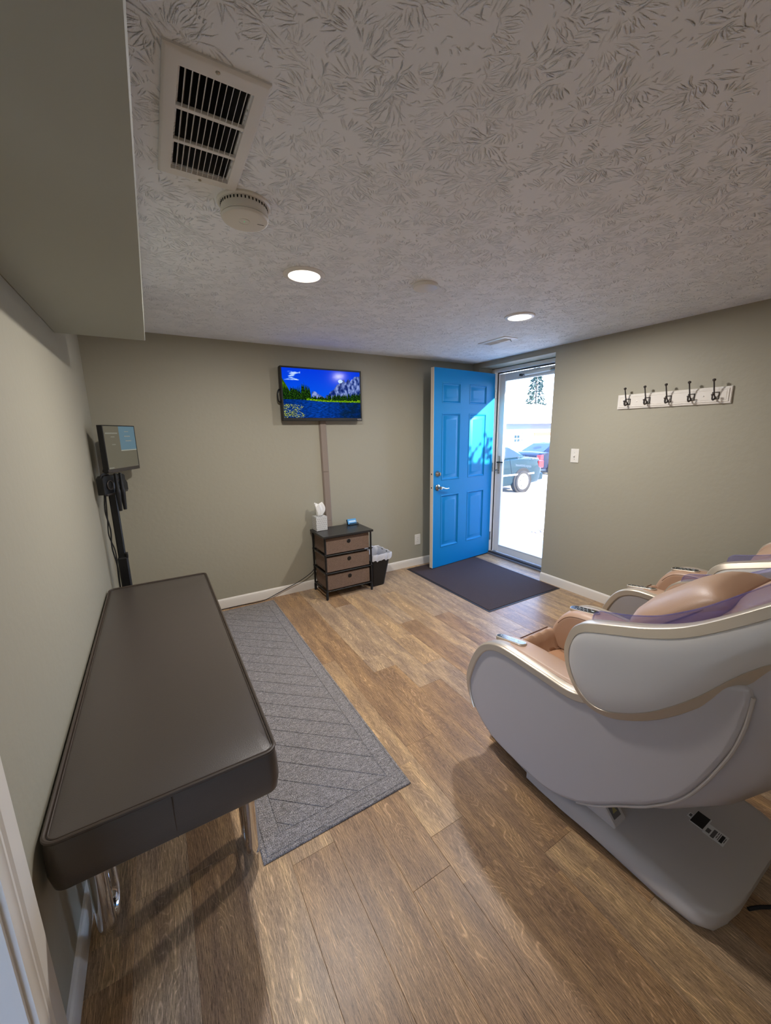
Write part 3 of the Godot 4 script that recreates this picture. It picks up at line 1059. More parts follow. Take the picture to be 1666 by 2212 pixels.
# ---------------------------------------------------------------- on the ceiling
func downlight(x: float, z: float, label: String, power := 2.4) -> void:
	var t := thing("downlight", label, "ceiling light", Vector3(x, H, z), "recessed downlights")
	part("trim_ring", MB.new().lathe(Vector3(x, H + 0.002, z), Vector3(0, -1, 0), [[0.0, 0.0], [0.094, 0.0], [0.094, 0.005], [0.086, 0.010], [0.073, 0.011], [0.071, 0.008], [0.0, 0.008]], 48), M["white enamel"], t, 30)
	part("lens", MB.new().lathe(Vector3(x, H - 0.005, z), Vector3(0, -1, 0), [[0.0, 0.0], [0.071, 0.0], [0.070, 0.0035], [0.0, 0.0045]], 48), M["lamp glow"], t, 30)
	var a := AreaLight3D.new()
	a.name = "lamp"
	a.area_size = Vector2(0.10, 0.10)
	a.light_color = Color(1.0, 0.98, 0.965)
	a.light_energy = power
	a.area_range = 12.0
	a.area_attenuation = 2.0
	a.shadow_enabled = true
	a.rotation = Vector3(-PI / 2, 0, 0)
	t.add_child(a)
	a.position = Vector3(0, -0.016, 0)


func ring_frame(x0: float, x1: float, z0: float, z1: float, ix0: float, ix1: float, iz0: float, iz1: float, yb: float) -> MB:
	var lp := func(a: float, b: float, c: float, d: float, y: float) -> PackedVector3Array:
		return PackedVector3Array([Vector3(a, y, c), Vector3(b, y, c), Vector3(b, y, d), Vector3(a, y, d)])
	var m := MB.new()
	m.begin()
	m.grid([lp.call(x0, x1, z0, z1, H + 0.0005), lp.call(x0, x1, z0, z1, H - 0.004), lp.call(x0 + 0.006, x1 - 0.006, z0 + 0.006, z1 - 0.006, yb), lp.call(ix0, ix1, iz0, iz1, yb), lp.call(ix0, ix1, iz0, iz1, H + 0.0005), lp.call(x0, x1, z0, z1, H + 0.0005)], true)
	return m.solid()


func build_ceiling_things() -> void:
	downlight(-2.432, 1.484, "lit round downlight between the smoke detector and the television")
	downlight(-1.010, 1.490, "lit round downlight nearest the entrance door and floor register")
	downlight(-2.95, 4.25, "lit round downlight behind the camera near the rear wall", 0.5)
	# return air grille
	var v := thing("vent_grille", "white return air grille with three banks of dark louvres beside the soffit", "vent", Vector3(-2.918, H, 2.198))
	var x0 := -3.018
	var x1 := -2.818
	var z0 := 1.992
	var z1 := 2.400
	var yb := H - 0.009
	var fm := ring_frame(x0, x1, z0, z1, -2.9895, -2.8465, 2.025, 2.364, yb)
	part("frame", fm, M["white enamel"], v)
	for z in [2.133, 2.246]:
		part("bar", MB.new().span(Vector3(-2.990, yb + 0.001, z), Vector3(-2.846, H, z + 0.011), 0.001), M["white enamel"], v)
	for k in 3:
		var za: float = [2.025, 2.144, 2.257][k]
		var zb: float = [2.133, 2.246, 2.364][k]
		for i in 10:
			var x := -2.989 + 0.1425 * (i + 1.0) / 11.0
			var m := MB.new()
			m.x = Transform3D(Basis(Vector3(0, 0, 1), -0.32), Vector3(x + 0.001, H - 0.0005, (za + zb) / 2))
			m.box(Vector3.ZERO, Vector3(0.0014, 0.017, zb - za + 0.002), 0.0004)
			part("louvre", m, M["white enamel"], v)
	var du := MB.new()
	for q in [[Vector3(-2.986, H + 0.004, 2.027), Vector3(-2.984, H + 0.75, 2.363)], [Vector3(-2.851, H + 0.004, 2.027), Vector3(-2.849, H + 0.75, 2.363)], [Vector3(-2.986, H + 0.004, 2.027), Vector3(-2.849, H + 0.75, 2.029)], [Vector3(-2.986, H + 0.004, 2.361), Vector3(-2.849, H + 0.75, 2.363)], [Vector3(-2.986, H + 0.747, 2.027), Vector3(-2.849, H + 0.75, 2.363)]]:
		du.span(q[0], q[1], 0)
	part("duct", du, M["galvanised sheet"], v)
	for q in [[-2.921, 2.384], [-2.917, 2.006]]:
		part("screw", MB.new().lathe(Vector3(q[0], yb, q[1]), Vector3(0, -1, 0), [[0.0, -0.001], [0.0052, -0.001], [0.004, 0.0015], [0.0, 0.0022]], 12), M["satin nickel"], v)
	# smoke detector
	var sx := -2.782
	var sz := 1.928
	var s := thing("smoke_detector", "round off-white smoke detector just beyond the return grille", "smoke detector", Vector3(sx, H, sz))
	part("base", MB.new().lathe(Vector3(sx, H + 0.002, sz), Vector3(0, -1, 0), [[0.0, 0.0], [0.080, 0.0], [0.080, 0.007], [0.076, 0.011], [0.0, 0.011]], 48), M["white plastic"], s, 30)
	part("body", MB.new().lathe(Vector3(sx, H - 0.009, sz), Vector3(0, -1, 0), [[0.0, 0.0], [0.069, 0.0], [0.070, 0.010], [0.072, 0.027], [0.070, 0.028], [0.070, 0.030], [0.0, 0.030]], 48), M["white plastic"], s, 30)
	var cv := part("cover", MB.new().lathe(Vector3(sx, H - 0.039, sz), Vector3(0, -1, 0), [[0.0, 0.0], [0.068, 0.0], [0.068, 0.002], [0.071, 0.003], [0.068, 0.009], [0.060, 0.012], [0.0, 0.013]], 48), M["white plastic"], s, 30)
	for i in 40:
		var a := TAU * i / 40.0
		var m := MB.new()
		m.x = Transform3D(Basis(Vector3.UP, -a), Vector3(sx + cos(a) * 0.0697, H - 0.0135, sz + sin(a) * 0.0697))
		m.box(Vector3.ZERO, Vector3(0.002, 0.007, 0.0035), 0)
		part("slot", m, M["dark void"], s)
	part("test_button", MB.new().lathe(Vector3(sx - 0.004, H - 0.0515, sz + 0.004), Vector3(0, -1, 0), [[0.0, 0.0], [0.0175, 0.0], [0.0175, 0.0012], [0.0160, 0.0012], [0.0155, 0.0003], [0.0, 0.0008]], 32), M["white plastic"], cv, 30)
	part("led", MB.new().lathe(Vector3(sx - 0.004, H - 0.0518, sz + 0.006), Vector3(0, -1, 0), [[0.0, 0.0], [0.0013, 0.0], [0.001, 0.0012], [0.0, 0.0014]], 10), M["green led"], cv)
	part("mark", MB.new().box(Vector3(sx + 0.045, H - 0.0521, sz + 0.008), Vector3(0.02, 0.0006, 0.0016), 0), M["sticker grey"], cv)
	# blank white cover plate between the two lights
	solo("ceiling_cover", MB.new().lathe(Vector3(-1.865, H + 0.002, 1.640), Vector3(0, -1, 0), [[0.0, 0.0], [0.063, 0.0], [0.064, 0.008], [0.058, 0.017], [0.040, 0.021], [0.0, 0.022]], 44), M["white enamel"], Vector3(-1.865, H, 1.64), "plain white domed cover on the ceiling between the two downlights", "ceiling cover")
	# floor-register style supply vent in front of the door
	var g := thing("supply_register", "small white supply register with damper lever by the entrance", "vent", Vector3(-0.62, H, 0.93))
	var b := Basis(Vector3.UP, 0.0)
	var X0 := -0.690
	var X1 := -0.545
	var Z0 := 0.785
	var Z1 := 1.075
	var rg := ring_frame(X0, X1, Z0, Z1, X0 + 0.031, X1 - 0.031, Z0 + 0.031, Z1 - 0.031, H - 0.007)
	rg.span(Vector3(X0 + 0.03, H - 0.0068, 0.924), Vector3(X1 - 0.03, H, 0.936), 0.001)
	part("frame", rg, M["white enamel"], g)
	var boot := MB.new()
	for q in [[Vector3(-0.660, H + 0.003, 0.815), Vector3(-0.658, H + 0.5, 1.045)], [Vector3(-0.577, H + 0.003, 0.815), Vector3(-0.575, H + 0.5, 1.045)], [Vector3(-0.66, H + 0.003, 0.815), Vector3(-0.575, H + 0.5, 0.817)], [Vector3(-0.66, H + 0.003, 1.043), Vector3(-0.575, H + 0.5, 1.045)], [Vector3(-0.66, H + 0.498, 0.815), Vector3(-0.575, H + 0.5, 1.045)]]:
		boot.span(q[0], q[1], 0)
	part("duct_boot", boot, M["galvanised sheet"], g)
	for k in 2:
		for i in 11:
			var m := MB.new()
			m.x = Transform3D(Basis(Vector3(1, 0, 0), 0.6), Vector3((X0 + X1) / 2, H - 0.004, [0.822, 0.941][k] + 0.0095 * i))
			m.box(Vector3.ZERO, Vector3(X1 - X0 - 0.066, 0.006, 0.001), 0.0003)
			part("vane", m, M["storm aluminium"], g)
	part("damper_lever", MB.new().tube([Vector3(-0.600, H - 0.004, 1.045), Vector3(-0.598, H - 0.018, 1.047), Vector3(-0.585, H - 0.022, 1.050)], 0.002, 8), M["pewter"], g)


# ---------------------------------------------------------------- on the walls
func build_wall_things() -> void:
	# television
	var t := thing("television", "wall-mounted black flat television showing a blue lake with firs and cliffs", "television", Vector3(-1.795, 1.545, 0.0))
	var a := Vector3(-2.163, 1.545, 0.028)
	var b := Vector3(-1.427, 1.981, 0.080)
	part("housing", MB.new().span(a, b - Vector3(0, 0, 0.004), 0.004), M["black plastic"], t)
	var bz := MB.new()
	bz.span(Vector3(a.x, a.y, 0.070), Vector3(b.x, a.y + 0.026, 0.081), 0.002)
	bz.span(Vector3(a.x, b.y - 0.013, 0.070), Vector3(b.x, b.y, 0.081), 0.002)
	bz.span(Vector3(a.x, a.y + 0.02, 0.070), Vector3(a.x + 0.014, b.y - 0.01, 0.081), 0.002)
	bz.span(Vector3(b.x - 0.014, a.y + 0.02, 0.070), Vector3(b.x, b.y - 0.01, 0.081), 0.002)
	part("bezel", bz, M["black plastic"], t)
	var sc := MB.new()
	var p0 := Vector3(a.x + 0.013, a.y + 0.025, 0.0775)
	var p1 := Vector3(b.x - 0.013, b.y - 0.012, 0.0775)
	sc.quad(p0, Vector3(p1.x, p0.y, p0.z), p1, Vector3(p0.x, p1.y, p0.z), [Vector2(0, 1), Vector2(1, 1), Vector2(1, 0), Vector2(0, 0)])
	part("screen", sc, M["television screen"], t, 0)
	lettering("VIZIO", 0.017, 0.0008, M["sticker white"], t, Transform3D(Basis(), Vector3(-1.455, 1.558, 0.0812)), "logo")
	part("wall_bracket", MB.new().span(Vector3(-1.95, 1.66, 0.0), Vector3(-1.64, 1.87, 0.03), 0.003), M["black metal"], t)
	part("cable_loop", MB.new().tube(smooth_line([Vector3(-2.15, 1.80, 0.04), Vector3(-2.172, 1.795, 0.045), Vector3(-2.184, 1.77, 0.05), Vector3(-2.184, 1.73, 0.05), Vector3(-2.175, 1.70, 0.045), Vector3(-2.15, 1.70, 0.04)]), 0.006, 8), M["black plastic"], t)
	# cable cover down the wall
	var c := thing("cable_cover", "grey-brown cable cover strip running from the television down to the dresser", "cable cover", Vector3(-1.77, 0.3, 0))
	for q in [[1.095, 1.60, 0.0], [0.640, 1.093, 0.001], [0.35, 0.638, 0.0]]:
		var m := MB.new()
		var half := 0.034
		var prof := PackedVector2Array([Vector2(-half, 0), Vector2(half, 0), Vector2(half, 0.006), Vector2(half - 0.010, 0.017), Vector2(-half + 0.010, 0.017), Vector2(-half, 0.006)])
		m.pushed(prof, [[q[0], 0.0], [q[1], 0.0]], func(u, w, d): return Vector3(-1.772 - 0.016 * (d - 0.64) / 0.9 + u + q[2], d, w))
		part("cover_strip", m, M["cable cover"], c, 20)
	# outlet and switch
	var o := thing("wall_outlet", "white duplex outlet low on the back wall beside the blue door", "outlet", Vector3(-0.748, 0.29, 0))
	part("plate", MB.new().box(Vector3(-0.748, 0.29, 0.003), Vector3(0.072, 0.116, 0.006), 0.002), M["white plastic"], o)
	for s in [-1, 1]:
		var f := part("receptacle", MB.new().pushed(rounded_rect(0.034, 0.028, 0.011), [[0.005, 0.0], [0.008, 0.0], [0.0085, 0.001]], func(u, w, d): return Vector3(-0.748 + u, 0.29 + s * 0.02 + w, d)), M["white plastic"], o)
		for k in [-1, 1]:
			part("slot", MB.new().box(Vector3(-0.748 + k * 0.0065, 0.293 + s * 0.02, 0.0085), Vector3(0.002, 0.008, 0.001), 0), M["dark void"], f)
	part("screw", MB.new().lathe(Vector3(-0.748, 0.29, 0.006), Vector3(0, 0, 1), [[0.0, 0.0], [0.003, 0.0], [0.002, 0.001], [0.0, 0.0013]], 10), M["satin nickel"], o)
	var w := thing("light_switch", "white toggle light switch on the right wall near the doorway", "light switch", Vector3(0, 1.216, 1.281))
	part("plate", MB.new().box(Vector3(-0.003, 1.216, 1.281), Vector3(0.006, 0.118, 0.074), 0.002), M["white plastic"], w)
	var tg := MB.new()
	tg.x = Transform3D(Basis(Vector3(0, 0, 1), 0.35), Vector3(-0.008, 1.218, 1.281))
	tg.box(Vector3(-0.005, 0, 0), Vector3(0.018, 0.009, 0.008), 0.002)
	part("toggle", tg, M["white enamel"], w)
	for y in [1.186, 1.246]:
		part("screw", MB.new().lathe(Vector3(-0.006, y, 1.281), Vector3(-1, 0, 0), [[0.0, 0.0], [0.003, 0.0], [0.002, 0.001], [0.0, 0.0013]], 10), M["satin nickel"], w)
	# coat rack
	var r := thing("coat_rack", "white moulded coat rack board with five pewter double hooks", "coat rack", Vector3(0, 1.634, 1.952))
	var z0 := 1.606
	var z1 := 2.299
	var y0 := 1.583
	var y1 := 1.687
	var bd := MB.new()
	bd.pushed(PackedVector2Array([Vector2(z0, y0), Vector2(z1, y0), Vector2(z1, y1), Vector2(z0, y1)]), [[0.0, 0.0], [-0.010, 0.0], [-0.013, 0.004], [-0.013, 0.010], [-0.017, 0.014], [-0.017, 0.020], [-0.0150, 0.0215], [-0.0150, 0.0235], [-0.017, 0.025]], func(u, q, d): return Vector3(d, q, u))
	part("board", bd, M["white trim"], r, 25)
	for z in [1.746, 2.153]:
		part("screw_plug", MB.new().lathe(Vector3(-0.016, 1.634, z), Vector3(-1, 0, 0), [[0.0, 0.0], [0.0055, 0.0], [0.005, 0.003], [0.0, 0.0045]], 14), M["white trim"], r)
	for z in [1.683, 1.819, 1.953, 2.088, 2.219]:
		hook(r, z, 1.634)


func hook(r: Node3D, z: float, y: float) -> void:
	var m := MB.new()
	m.pushed(rounded_rect(0.040, 0.046, 0.003, 2), [[-0.016, 0.0], [-0.020, 0.0], [-0.022, 0.002], [-0.022, 0.005], [-0.0205, 0.006]], func(u, q, d): return Vector3(d, y + q, z + u))
	# upper prong with a ball, lower curl
	var up := smooth_line([Vector3(-0.020, y - 0.010, z), Vector3(-0.034, y + 0.000, z), Vector3(-0.048, y + 0.028, z), Vector3(-0.060, y + 0.062, z), Vector3(-0.070, y + 0.090, z)])
	m.tube(up, 0.0042, 8)
	m.lathe(Vector3(-0.066, y + 0.084, z), Vector3(-0.35, 0.94, 0), [[0.0, 0.0], [0.005, 0.001], [0.0085, 0.005], [0.0095, 0.010], [0.008, 0.015], [0.0, 0.018]], 14)
	var low := smooth_line([Vector3(-0.020, y - 0.006, z), Vector3(-0.032, y - 0.022, z), Vector3(-0.048, y - 0.028, z), Vector3(-0.062, y - 0.018, z), Vector3(-0.064, y + 0.000, z)])
	m.tube(low, 0.0042, 8)
	m.lathe(Vector3(-0.064, y - 0.002, z), Vector3(0.1, 1, 0), [[0.0, 0.0], [0.005, 0.001], [0.008, 0.005], [0.007, 0.010], [0.0, 0.012]], 12)
	part("hook", m, M["pewter"], r, 35)


# ---------------------------------------------------------------- bench
func build_bench() -> void:
	var x0 := -3.444
	var x1 := -2.905
	var z0 := 0.600
	var z1 := 2.342
	var yt := 0.540
	var yb := 0.388
	var t := thing("padded_bench", "long brown leather padded bench on chrome hoop legs along the left wall", "bench", Vector3((x0 + x1) / 2, 0, (z0 + z1) / 2))
	# one upholstered block: softly crowned top, rounded corners
	var cx := (x0 + x1) / 2
	var cz := (z0 + z1) / 2
	var base := rounded_rect(x1 - x0, z1 - z0, 0.035, 8)
	var sub := PackedVector2Array()
	for i in base.size():
		var p := base[i]
		var q := base[(i + 1) % base.size()]
		var k := maxi(1, int((q - p).length() / 0.05))
		for s in k: sub.append(p.lerp(q, float(s) / k))
	var m := MB.new()
	var rows := []
	for s in [[yb, 0.030], [yb + 0.004, 0.012], [yb + 0.014, 0.003], [yb + 0.05, -0.003], [yb + 0.10, -0.002], [yt - 0.020, 0.001], [yt - 0.010, 0.004], [yt - 0.004, 0.009]]:
		var r := PackedVector3Array()
		for p in MB.inset(sub, s[1]): r.append(Vector3(cx + p.x, s[0], cz + p.y))
		rows.append(r)
	var rim: PackedVector3Array = rows[rows.size() - 1]
	for k in range(1, 9):
		var f := 1.0 - k / 9.0
		var r := PackedVector3Array()
		for p in rim:
			var q := Vector2(p.x - cx, p.z - cz) * f
			var e := minf((x1 - x0) / 2 - absf(q.x), (z1 - z0) / 2 - absf(q.y))
			var wrinkle := 0.0
			var dz := q.y + cz - 0.86
			if absf(dz) < 0.12 and q.x > 0.05: wrinkle = 0.0012 * sin(dz * 120.0) * (1.0 - absf(dz) / 0.12)
			r.append(Vector3(cx + q.x, yt - 0.004 + 0.006 * (1.0 - exp(-e / 0.05)) + wrinkle, cz + q.y))
		rows.append(r)
	m.loft(rows)
	var cu := part("cushion", m, M["brown leather"], t, 50)
	var pipe := []
	for p in MB.inset(sub, 0.004): pipe.append(Vector3(cx + p.x, yt - 0.003, cz + p.y))
	pipe.append(pipe[0]); pipe.append(pipe[1])
	part("piping", MB.new().tube(pipe, 0.0052, 8), M["piping"], cu)
	var groove := []
	for p in MB.inset(sub, 0.0125): groove.append(Vector3(cx + p.x, yt - 0.0020, cz + p.y))
	groove.append(groove[0]); groove.append(groove[1])
	part("seam_line", MB.new().tube(groove, 0.0022, 6), M["piping"], cu)
	# upright seam in the middle of the near end
	part("end_seam", MB.new().tube([Vector3(-3.181, yt - 0.012, z1 - 0.0005), Vector3(-3.181, yt - 0.05, z1 + 0.0022), Vector3(-3.180, yb + 0.05, z1 + 0.0025), Vector3(-3.179, yb + 0.008, z1 - 0.007)], 0.0016, 6), M["piping"], cu)
	part("frame", MB.new().span(Vector3(x0 + 0.04, yb - 0.022, z0 + 0.05), Vector3(x1 - 0.04, yb + 0.004, z1 - 0.05), 0.003), M["black metal"], t)
	for zz in [2.130, 0.80]:
		for xx in [-3.388, -2.980]:
			var path := [Vector3(xx, yb - 0.02, zz + 0.06)]
			for k in 13:
				var a := PI * k / 12.0
				path.append(Vector3(xx, 0.085 - sin(a) * 0.062, zz + cos(a) * 0.06))
			path.append(Vector3(xx, yb - 0.02, zz - 0.06))
			part("leg", MB.new().tube(path, 0.0225, 20), M["chrome"], t, 60)


# ---------------------------------------------------------------- monitor on a pole
func build_monitor_stand() -> void:
	var bk: Material = M["black plastic"]
	var at := Vector3(-3.385, 0, 0.36)
	var t := thing("monitor_stand", "black pole stand with ring holders and two hanging wands behind the bench", "equipment stand", at)
	part("base", MB.new().lathe(Vector3(at.x + 0.02, 0.0, at.z - 0.02), Vector3.UP, [[0.0, 0.0], [0.045, 0.0], [0.045, 0.018], [0.03, 0.03], [0.0, 0.03]], 20), bk, t)
	part("pole", MB.new().span(Vector3(-3.392, 0.03, 0.335), Vector3(-3.350, 1.16, 0.375), 0.006), M["black metal"], t)
	part("pole_sleeve", MB.new().span(Vector3(-3.398, 0.02, 0.328), Vector3(-3.341, 0.665, 0.384), 0.008), M["black metal"], t)
	part("sleeve_lip", MB.new().span(Vector3(-3.352, 0.655, 0.34), Vector3(-3.338, 0.690, 0.38), 0.003), M["black metal"], t)
	# holder box with two round openings, along the monitor
	var dir := Vector3(0.155, 0, -0.32).normalized()
	var nor := Vector3(0.32, 0, 0.155).normalized()
	var o := Vector3(-3.400, 1.145, 0.43)
	var holder := MB.new()
	var quad := PackedVector2Array([Vector2(-0.03, -0.055), Vector2(0.225, -0.055), Vector2(0.225, -0.005), Vector2(0.205, 0.018), Vector2(0.205, 0.045), Vector2(0.19, 0.055), Vector2(-0.01, 0.06), Vector2(-0.03, 0.045)])
	holder.pushed(quad, [[-0.02, 0.002], [-0.018, 0.0], [0.018, 0.0], [0.02, 0.002]], func(u, w, d): return o + dir * u + Vector3.UP * w + nor * (d - 0.005))
	part("holder_box", holder, bk, t, 30)
	for u in [0.03, 0.135]:
		var c: Vector3 = o + dir * u + nor * 0.016
		part("holder_ring", MB.new().lathe(c, nor, [[0.024, 0.0], [0.030, 0.0], [0.032, 0.004], [0.030, 0.007], [0.024, 0.006], [0.024, 0.0]], 28), M["pewter"], t)
		part("ring_hollow", MB.new().lathe(c, nor, [[0.0, 0.0], [0.024, 0.0], [0.024, 0.002], [0.0, 0.001]], 24), M["dark void"], t)
	part("holder_tray", MB.new().tube([o + dir * -0.01 + nor * 0.012 + Vector3(0, -0.058, 0), o + dir * 0.21 + nor * 0.012 + Vector3(0, -0.058, 0)], 0.007, 8), M["pewter"], t)
	for u in [0.052, 0.102]:
		var top: Vector3 = o + dir * u + nor * 0.045 + Vector3(0, 0.07, 0)
		part("wand", MB.new().lathe(top, Vector3(0, -1, 0), [[0.0, 0.0], [0.008, 0.0], [0.009, 0.04], [0.011, 0.09], [0.016, 0.115], [0.015, 0.13], [0.010, 0.235], [0.009, 0.238], [0.0, 0.238]], 16), bk, t)
		part("wand_key", MB.new().box(top + Vector3(-0.014, -0.122, 0.006), Vector3(0.008, 0.018, 0.008), 0.002), bk, t)
	var cable := smooth_line([o + dir * -0.01 + Vector3(0, -0.05, 0), Vector3(-3.418, 0.98, 0.40), Vector3(-3.408, 0.86, 0.385), Vector3(-3.416, 0.74, 0.375), Vector3(-3.404, 0.60, 0.37), Vector3(-3.408, 0.40, 0.365), Vector3(-3.40, 0.1, 0.36)])
	part("cable", MB.new().tube(cable, 0.0042, 8), M["rubber"], t)
	var cable2 := smooth_line([o + dir * 0.0 + Vector3(0, -0.05, 0), Vector3(-3.414, 0.93, 0.39), Vector3(-3.422, 0.82, 0.375), Vector3(-3.402, 0.70, 0.37), Vector3(-3.41, 0.5, 0.36), Vector3(-3.402, 0.2, 0.36)])
	part("cable", MB.new().tube(cable2, 0.0035, 8), M["rubber"], t)
	part("cable_arch", MB.new().tube(smooth_line([o + dir * -0.02 + Vector3(0, 0.04, 0), o + dir * -0.015 + Vector3(0, 0.062, 0), o + dir * 0.02 + Vector3(0, 0.070, 0), o + dir * 0.06 + Vector3(0, 0.058, 0)]), 0.006, 8), M["rubber"], t)
	# monitor
	var lo := Vector3(-3.368, 1.218, 0.418)
	var mo := thing("monitor", "thin black monitor with a dim grey and blue screen on the pole stand", "monitor", lo)
	var ln := 0.355
	var hh := 0.292
	var f := func(u: float, w: float, d: float) -> Vector3: return lo + dir * u + Vector3.UP * w + nor * d
	var fb := func(a: Vector3, b: Vector3) -> MB:
		var m := MB.new()
		m.x = Transform3D(Basis(dir, Vector3.UP, nor), lo)
		return m.span(a, b, 0.002)
	part("housing", fb.call(Vector3(0, 0, -0.030), Vector3(ln, hh, 0.0)), bk, mo)
	part("bezel", fb.call(Vector3(0, 0, -0.004), Vector3(ln, 0.022, 0.004)), M["pewter"], mo)
	for q in [[Vector3(0, hh - 0.006, -0.004), Vector3(ln, hh, 0.004)], [Vector3(0, 0.02, -0.004), Vector3(0.007, hh, 0.004)], [Vector3(ln - 0.007, 0.02, -0.004), Vector3(ln, hh, 0.004)]]:
		part("bezel", fb.call(q[0], q[1]), bk, mo)
	var sc := MB.new()
	sc.quad(f.call(0.006, 0.02, 0.002), f.call(ln - 0.006, 0.02, 0.002), f.call(ln - 0.006, hh - 0.005, 0.002), f.call(0.006, hh - 0.005, 0.002), [Vector2(0, 1), Vector2(1, 1), Vector2(1, 0), Vector2(0, 0)])
	part("screen", sc, M["monitor screen"], mo, 0)
	part("mount_arm", MB.new().tube([f.call(0.10, 0.12, -0.028), f.call(0.07, 0.05, -0.045), f.call(0.05, 0.004, -0.05)], 0.014, 10), bk, mo)


# ---------------------------------------------------------------- rug and mat
func build_rugs() -> void:
	var x0 := -2.957
	var x1 := -2.353
	var z0 := 0.082
	var z1 := 2.217
	var m := MB.new()
	var y := 0.0095
	# bound edge, then the pile
	var lp := func(i: float, yy: float) -> PackedVector3Array:
		return PackedVector3Array([Vector3(x0 + i, yy, z0 + i), Vector3(x0 + i, yy, z1 - i), Vector3(x1 - i, yy, z1 - i), Vector3(x1 - i, yy, z0 + i)])
	var rows := [lp.call(0.001, 0.0004), lp.call(0.0, 0.003), lp.call(0.001, y - 0.002), lp.call(0.004, y)]
	for i in 3:
		for j in 4:
			var k := (j + 1) % 4
			var q := [rows[i][j], rows[i][k], rows[i + 1][k], rows[i + 1][j]]
			m.quad(q[0], q[1], q[2], q[3], q.map(func(p): return Vector2((p.x - x0) / (x1 - x0), (p.z - z0) / (z1 - z0))))
	var e: PackedVector3Array = rows[3]
	m.quad(e[0], e[1], e[2], e[3], [e[0], e[1], e[2], e[3]].map(func(p): return Vector2((p.x - x0) / (x1 - x0), (p.z - z0) / (z1 - z0))))
	solo("runner_rug", m, M["grey loop pile"], Vector3((x0 + x1) / 2, 0, (z0 + z1) / 2), "grey heathered runner rug with carved diagonal lines beside the bench", "rug", "", "", 30)
	var t := thing("door_mat", "dark grey ribbed entrance mat with rubber border before the blue door", "door mat", Vector3(-0.48, 0, 0.66))
	var a := Vector2(-0.932, 0.055)
	var b := Vector2(-0.030, 1.262)
	var poly := PackedVector2Array([Vector2(a.x, a.y), Vector2(b.x, a.y), Vector2(b.x, b.y), Vector2(a.x, b.y)])
	part("border", MB.new().pushed(poly, [[0.0003, 0.0], [0.002, 0.0], [0.0035, 0.004], [0.0038, 0.022], [0.0038, 0.03]], func(u, w, d): return Vector3(u, d, w)), M["mat edge"], t, 30)
	part("ribbed_pile", MB.new().pushed(MB.inset(poly, 0.018), [[0.003, 0.0], [0.0065, 0.0005], [0.0072, 0.003]], func(u, w, d): return Vector3(u, d, w)), M["ribbed mat"], t, 30)
	solo("power_cord", MB.new().tube(smooth_line([Vector3(-1.725, 0.005, 3.112), Vector3(-1.69, 0.005, 3.128), Vector3(-1.65, 0.005, 3.150), Vector3(-1.56, 0.005, 3.185), Vector3(-1.44, 0.005, 3.20), Vector3(-1.2, 0.005, 3.24), Vector3(-0.8, 0.005, 3.3)]), 0.005, 8), M["rubber"], Vector3(-1.4, 0, 3.15), "black power cord on the dark floor behind the near massage chair base", "cord")
	# cord from the dresser along the baseboard
	var c := smooth_line([Vector3(-1.93, 0.235, 0.03), Vector3(-1.97, 0.175, 0.03), Vector3(-2.08, 0.115, 0.03), Vector3(-2.20, 0.07, 0.028), Vector3(-2.31, 0.035, 0.03), Vector3(-2.40, 0.008, 0.034), Vector3(-2.47, 0.0035, 0.040), Vector3(-2.55, 0.0035, 0.036), Vector3(-2.63, 0.0035, 0.030), Vector3(-2.75, 0.0035, 0.030), Vector3(-2.95, 0.0035, 0.028), Vector3(-3.2, 0.0035, 0.03)])
	solo("power_cord", MB.new().tube(c, 0.0034, 8), M["rubber"], Vector3(-2.4, 0, 0.03), "thin dark power cord looping from behind the dresser to the baseboard", "cord")


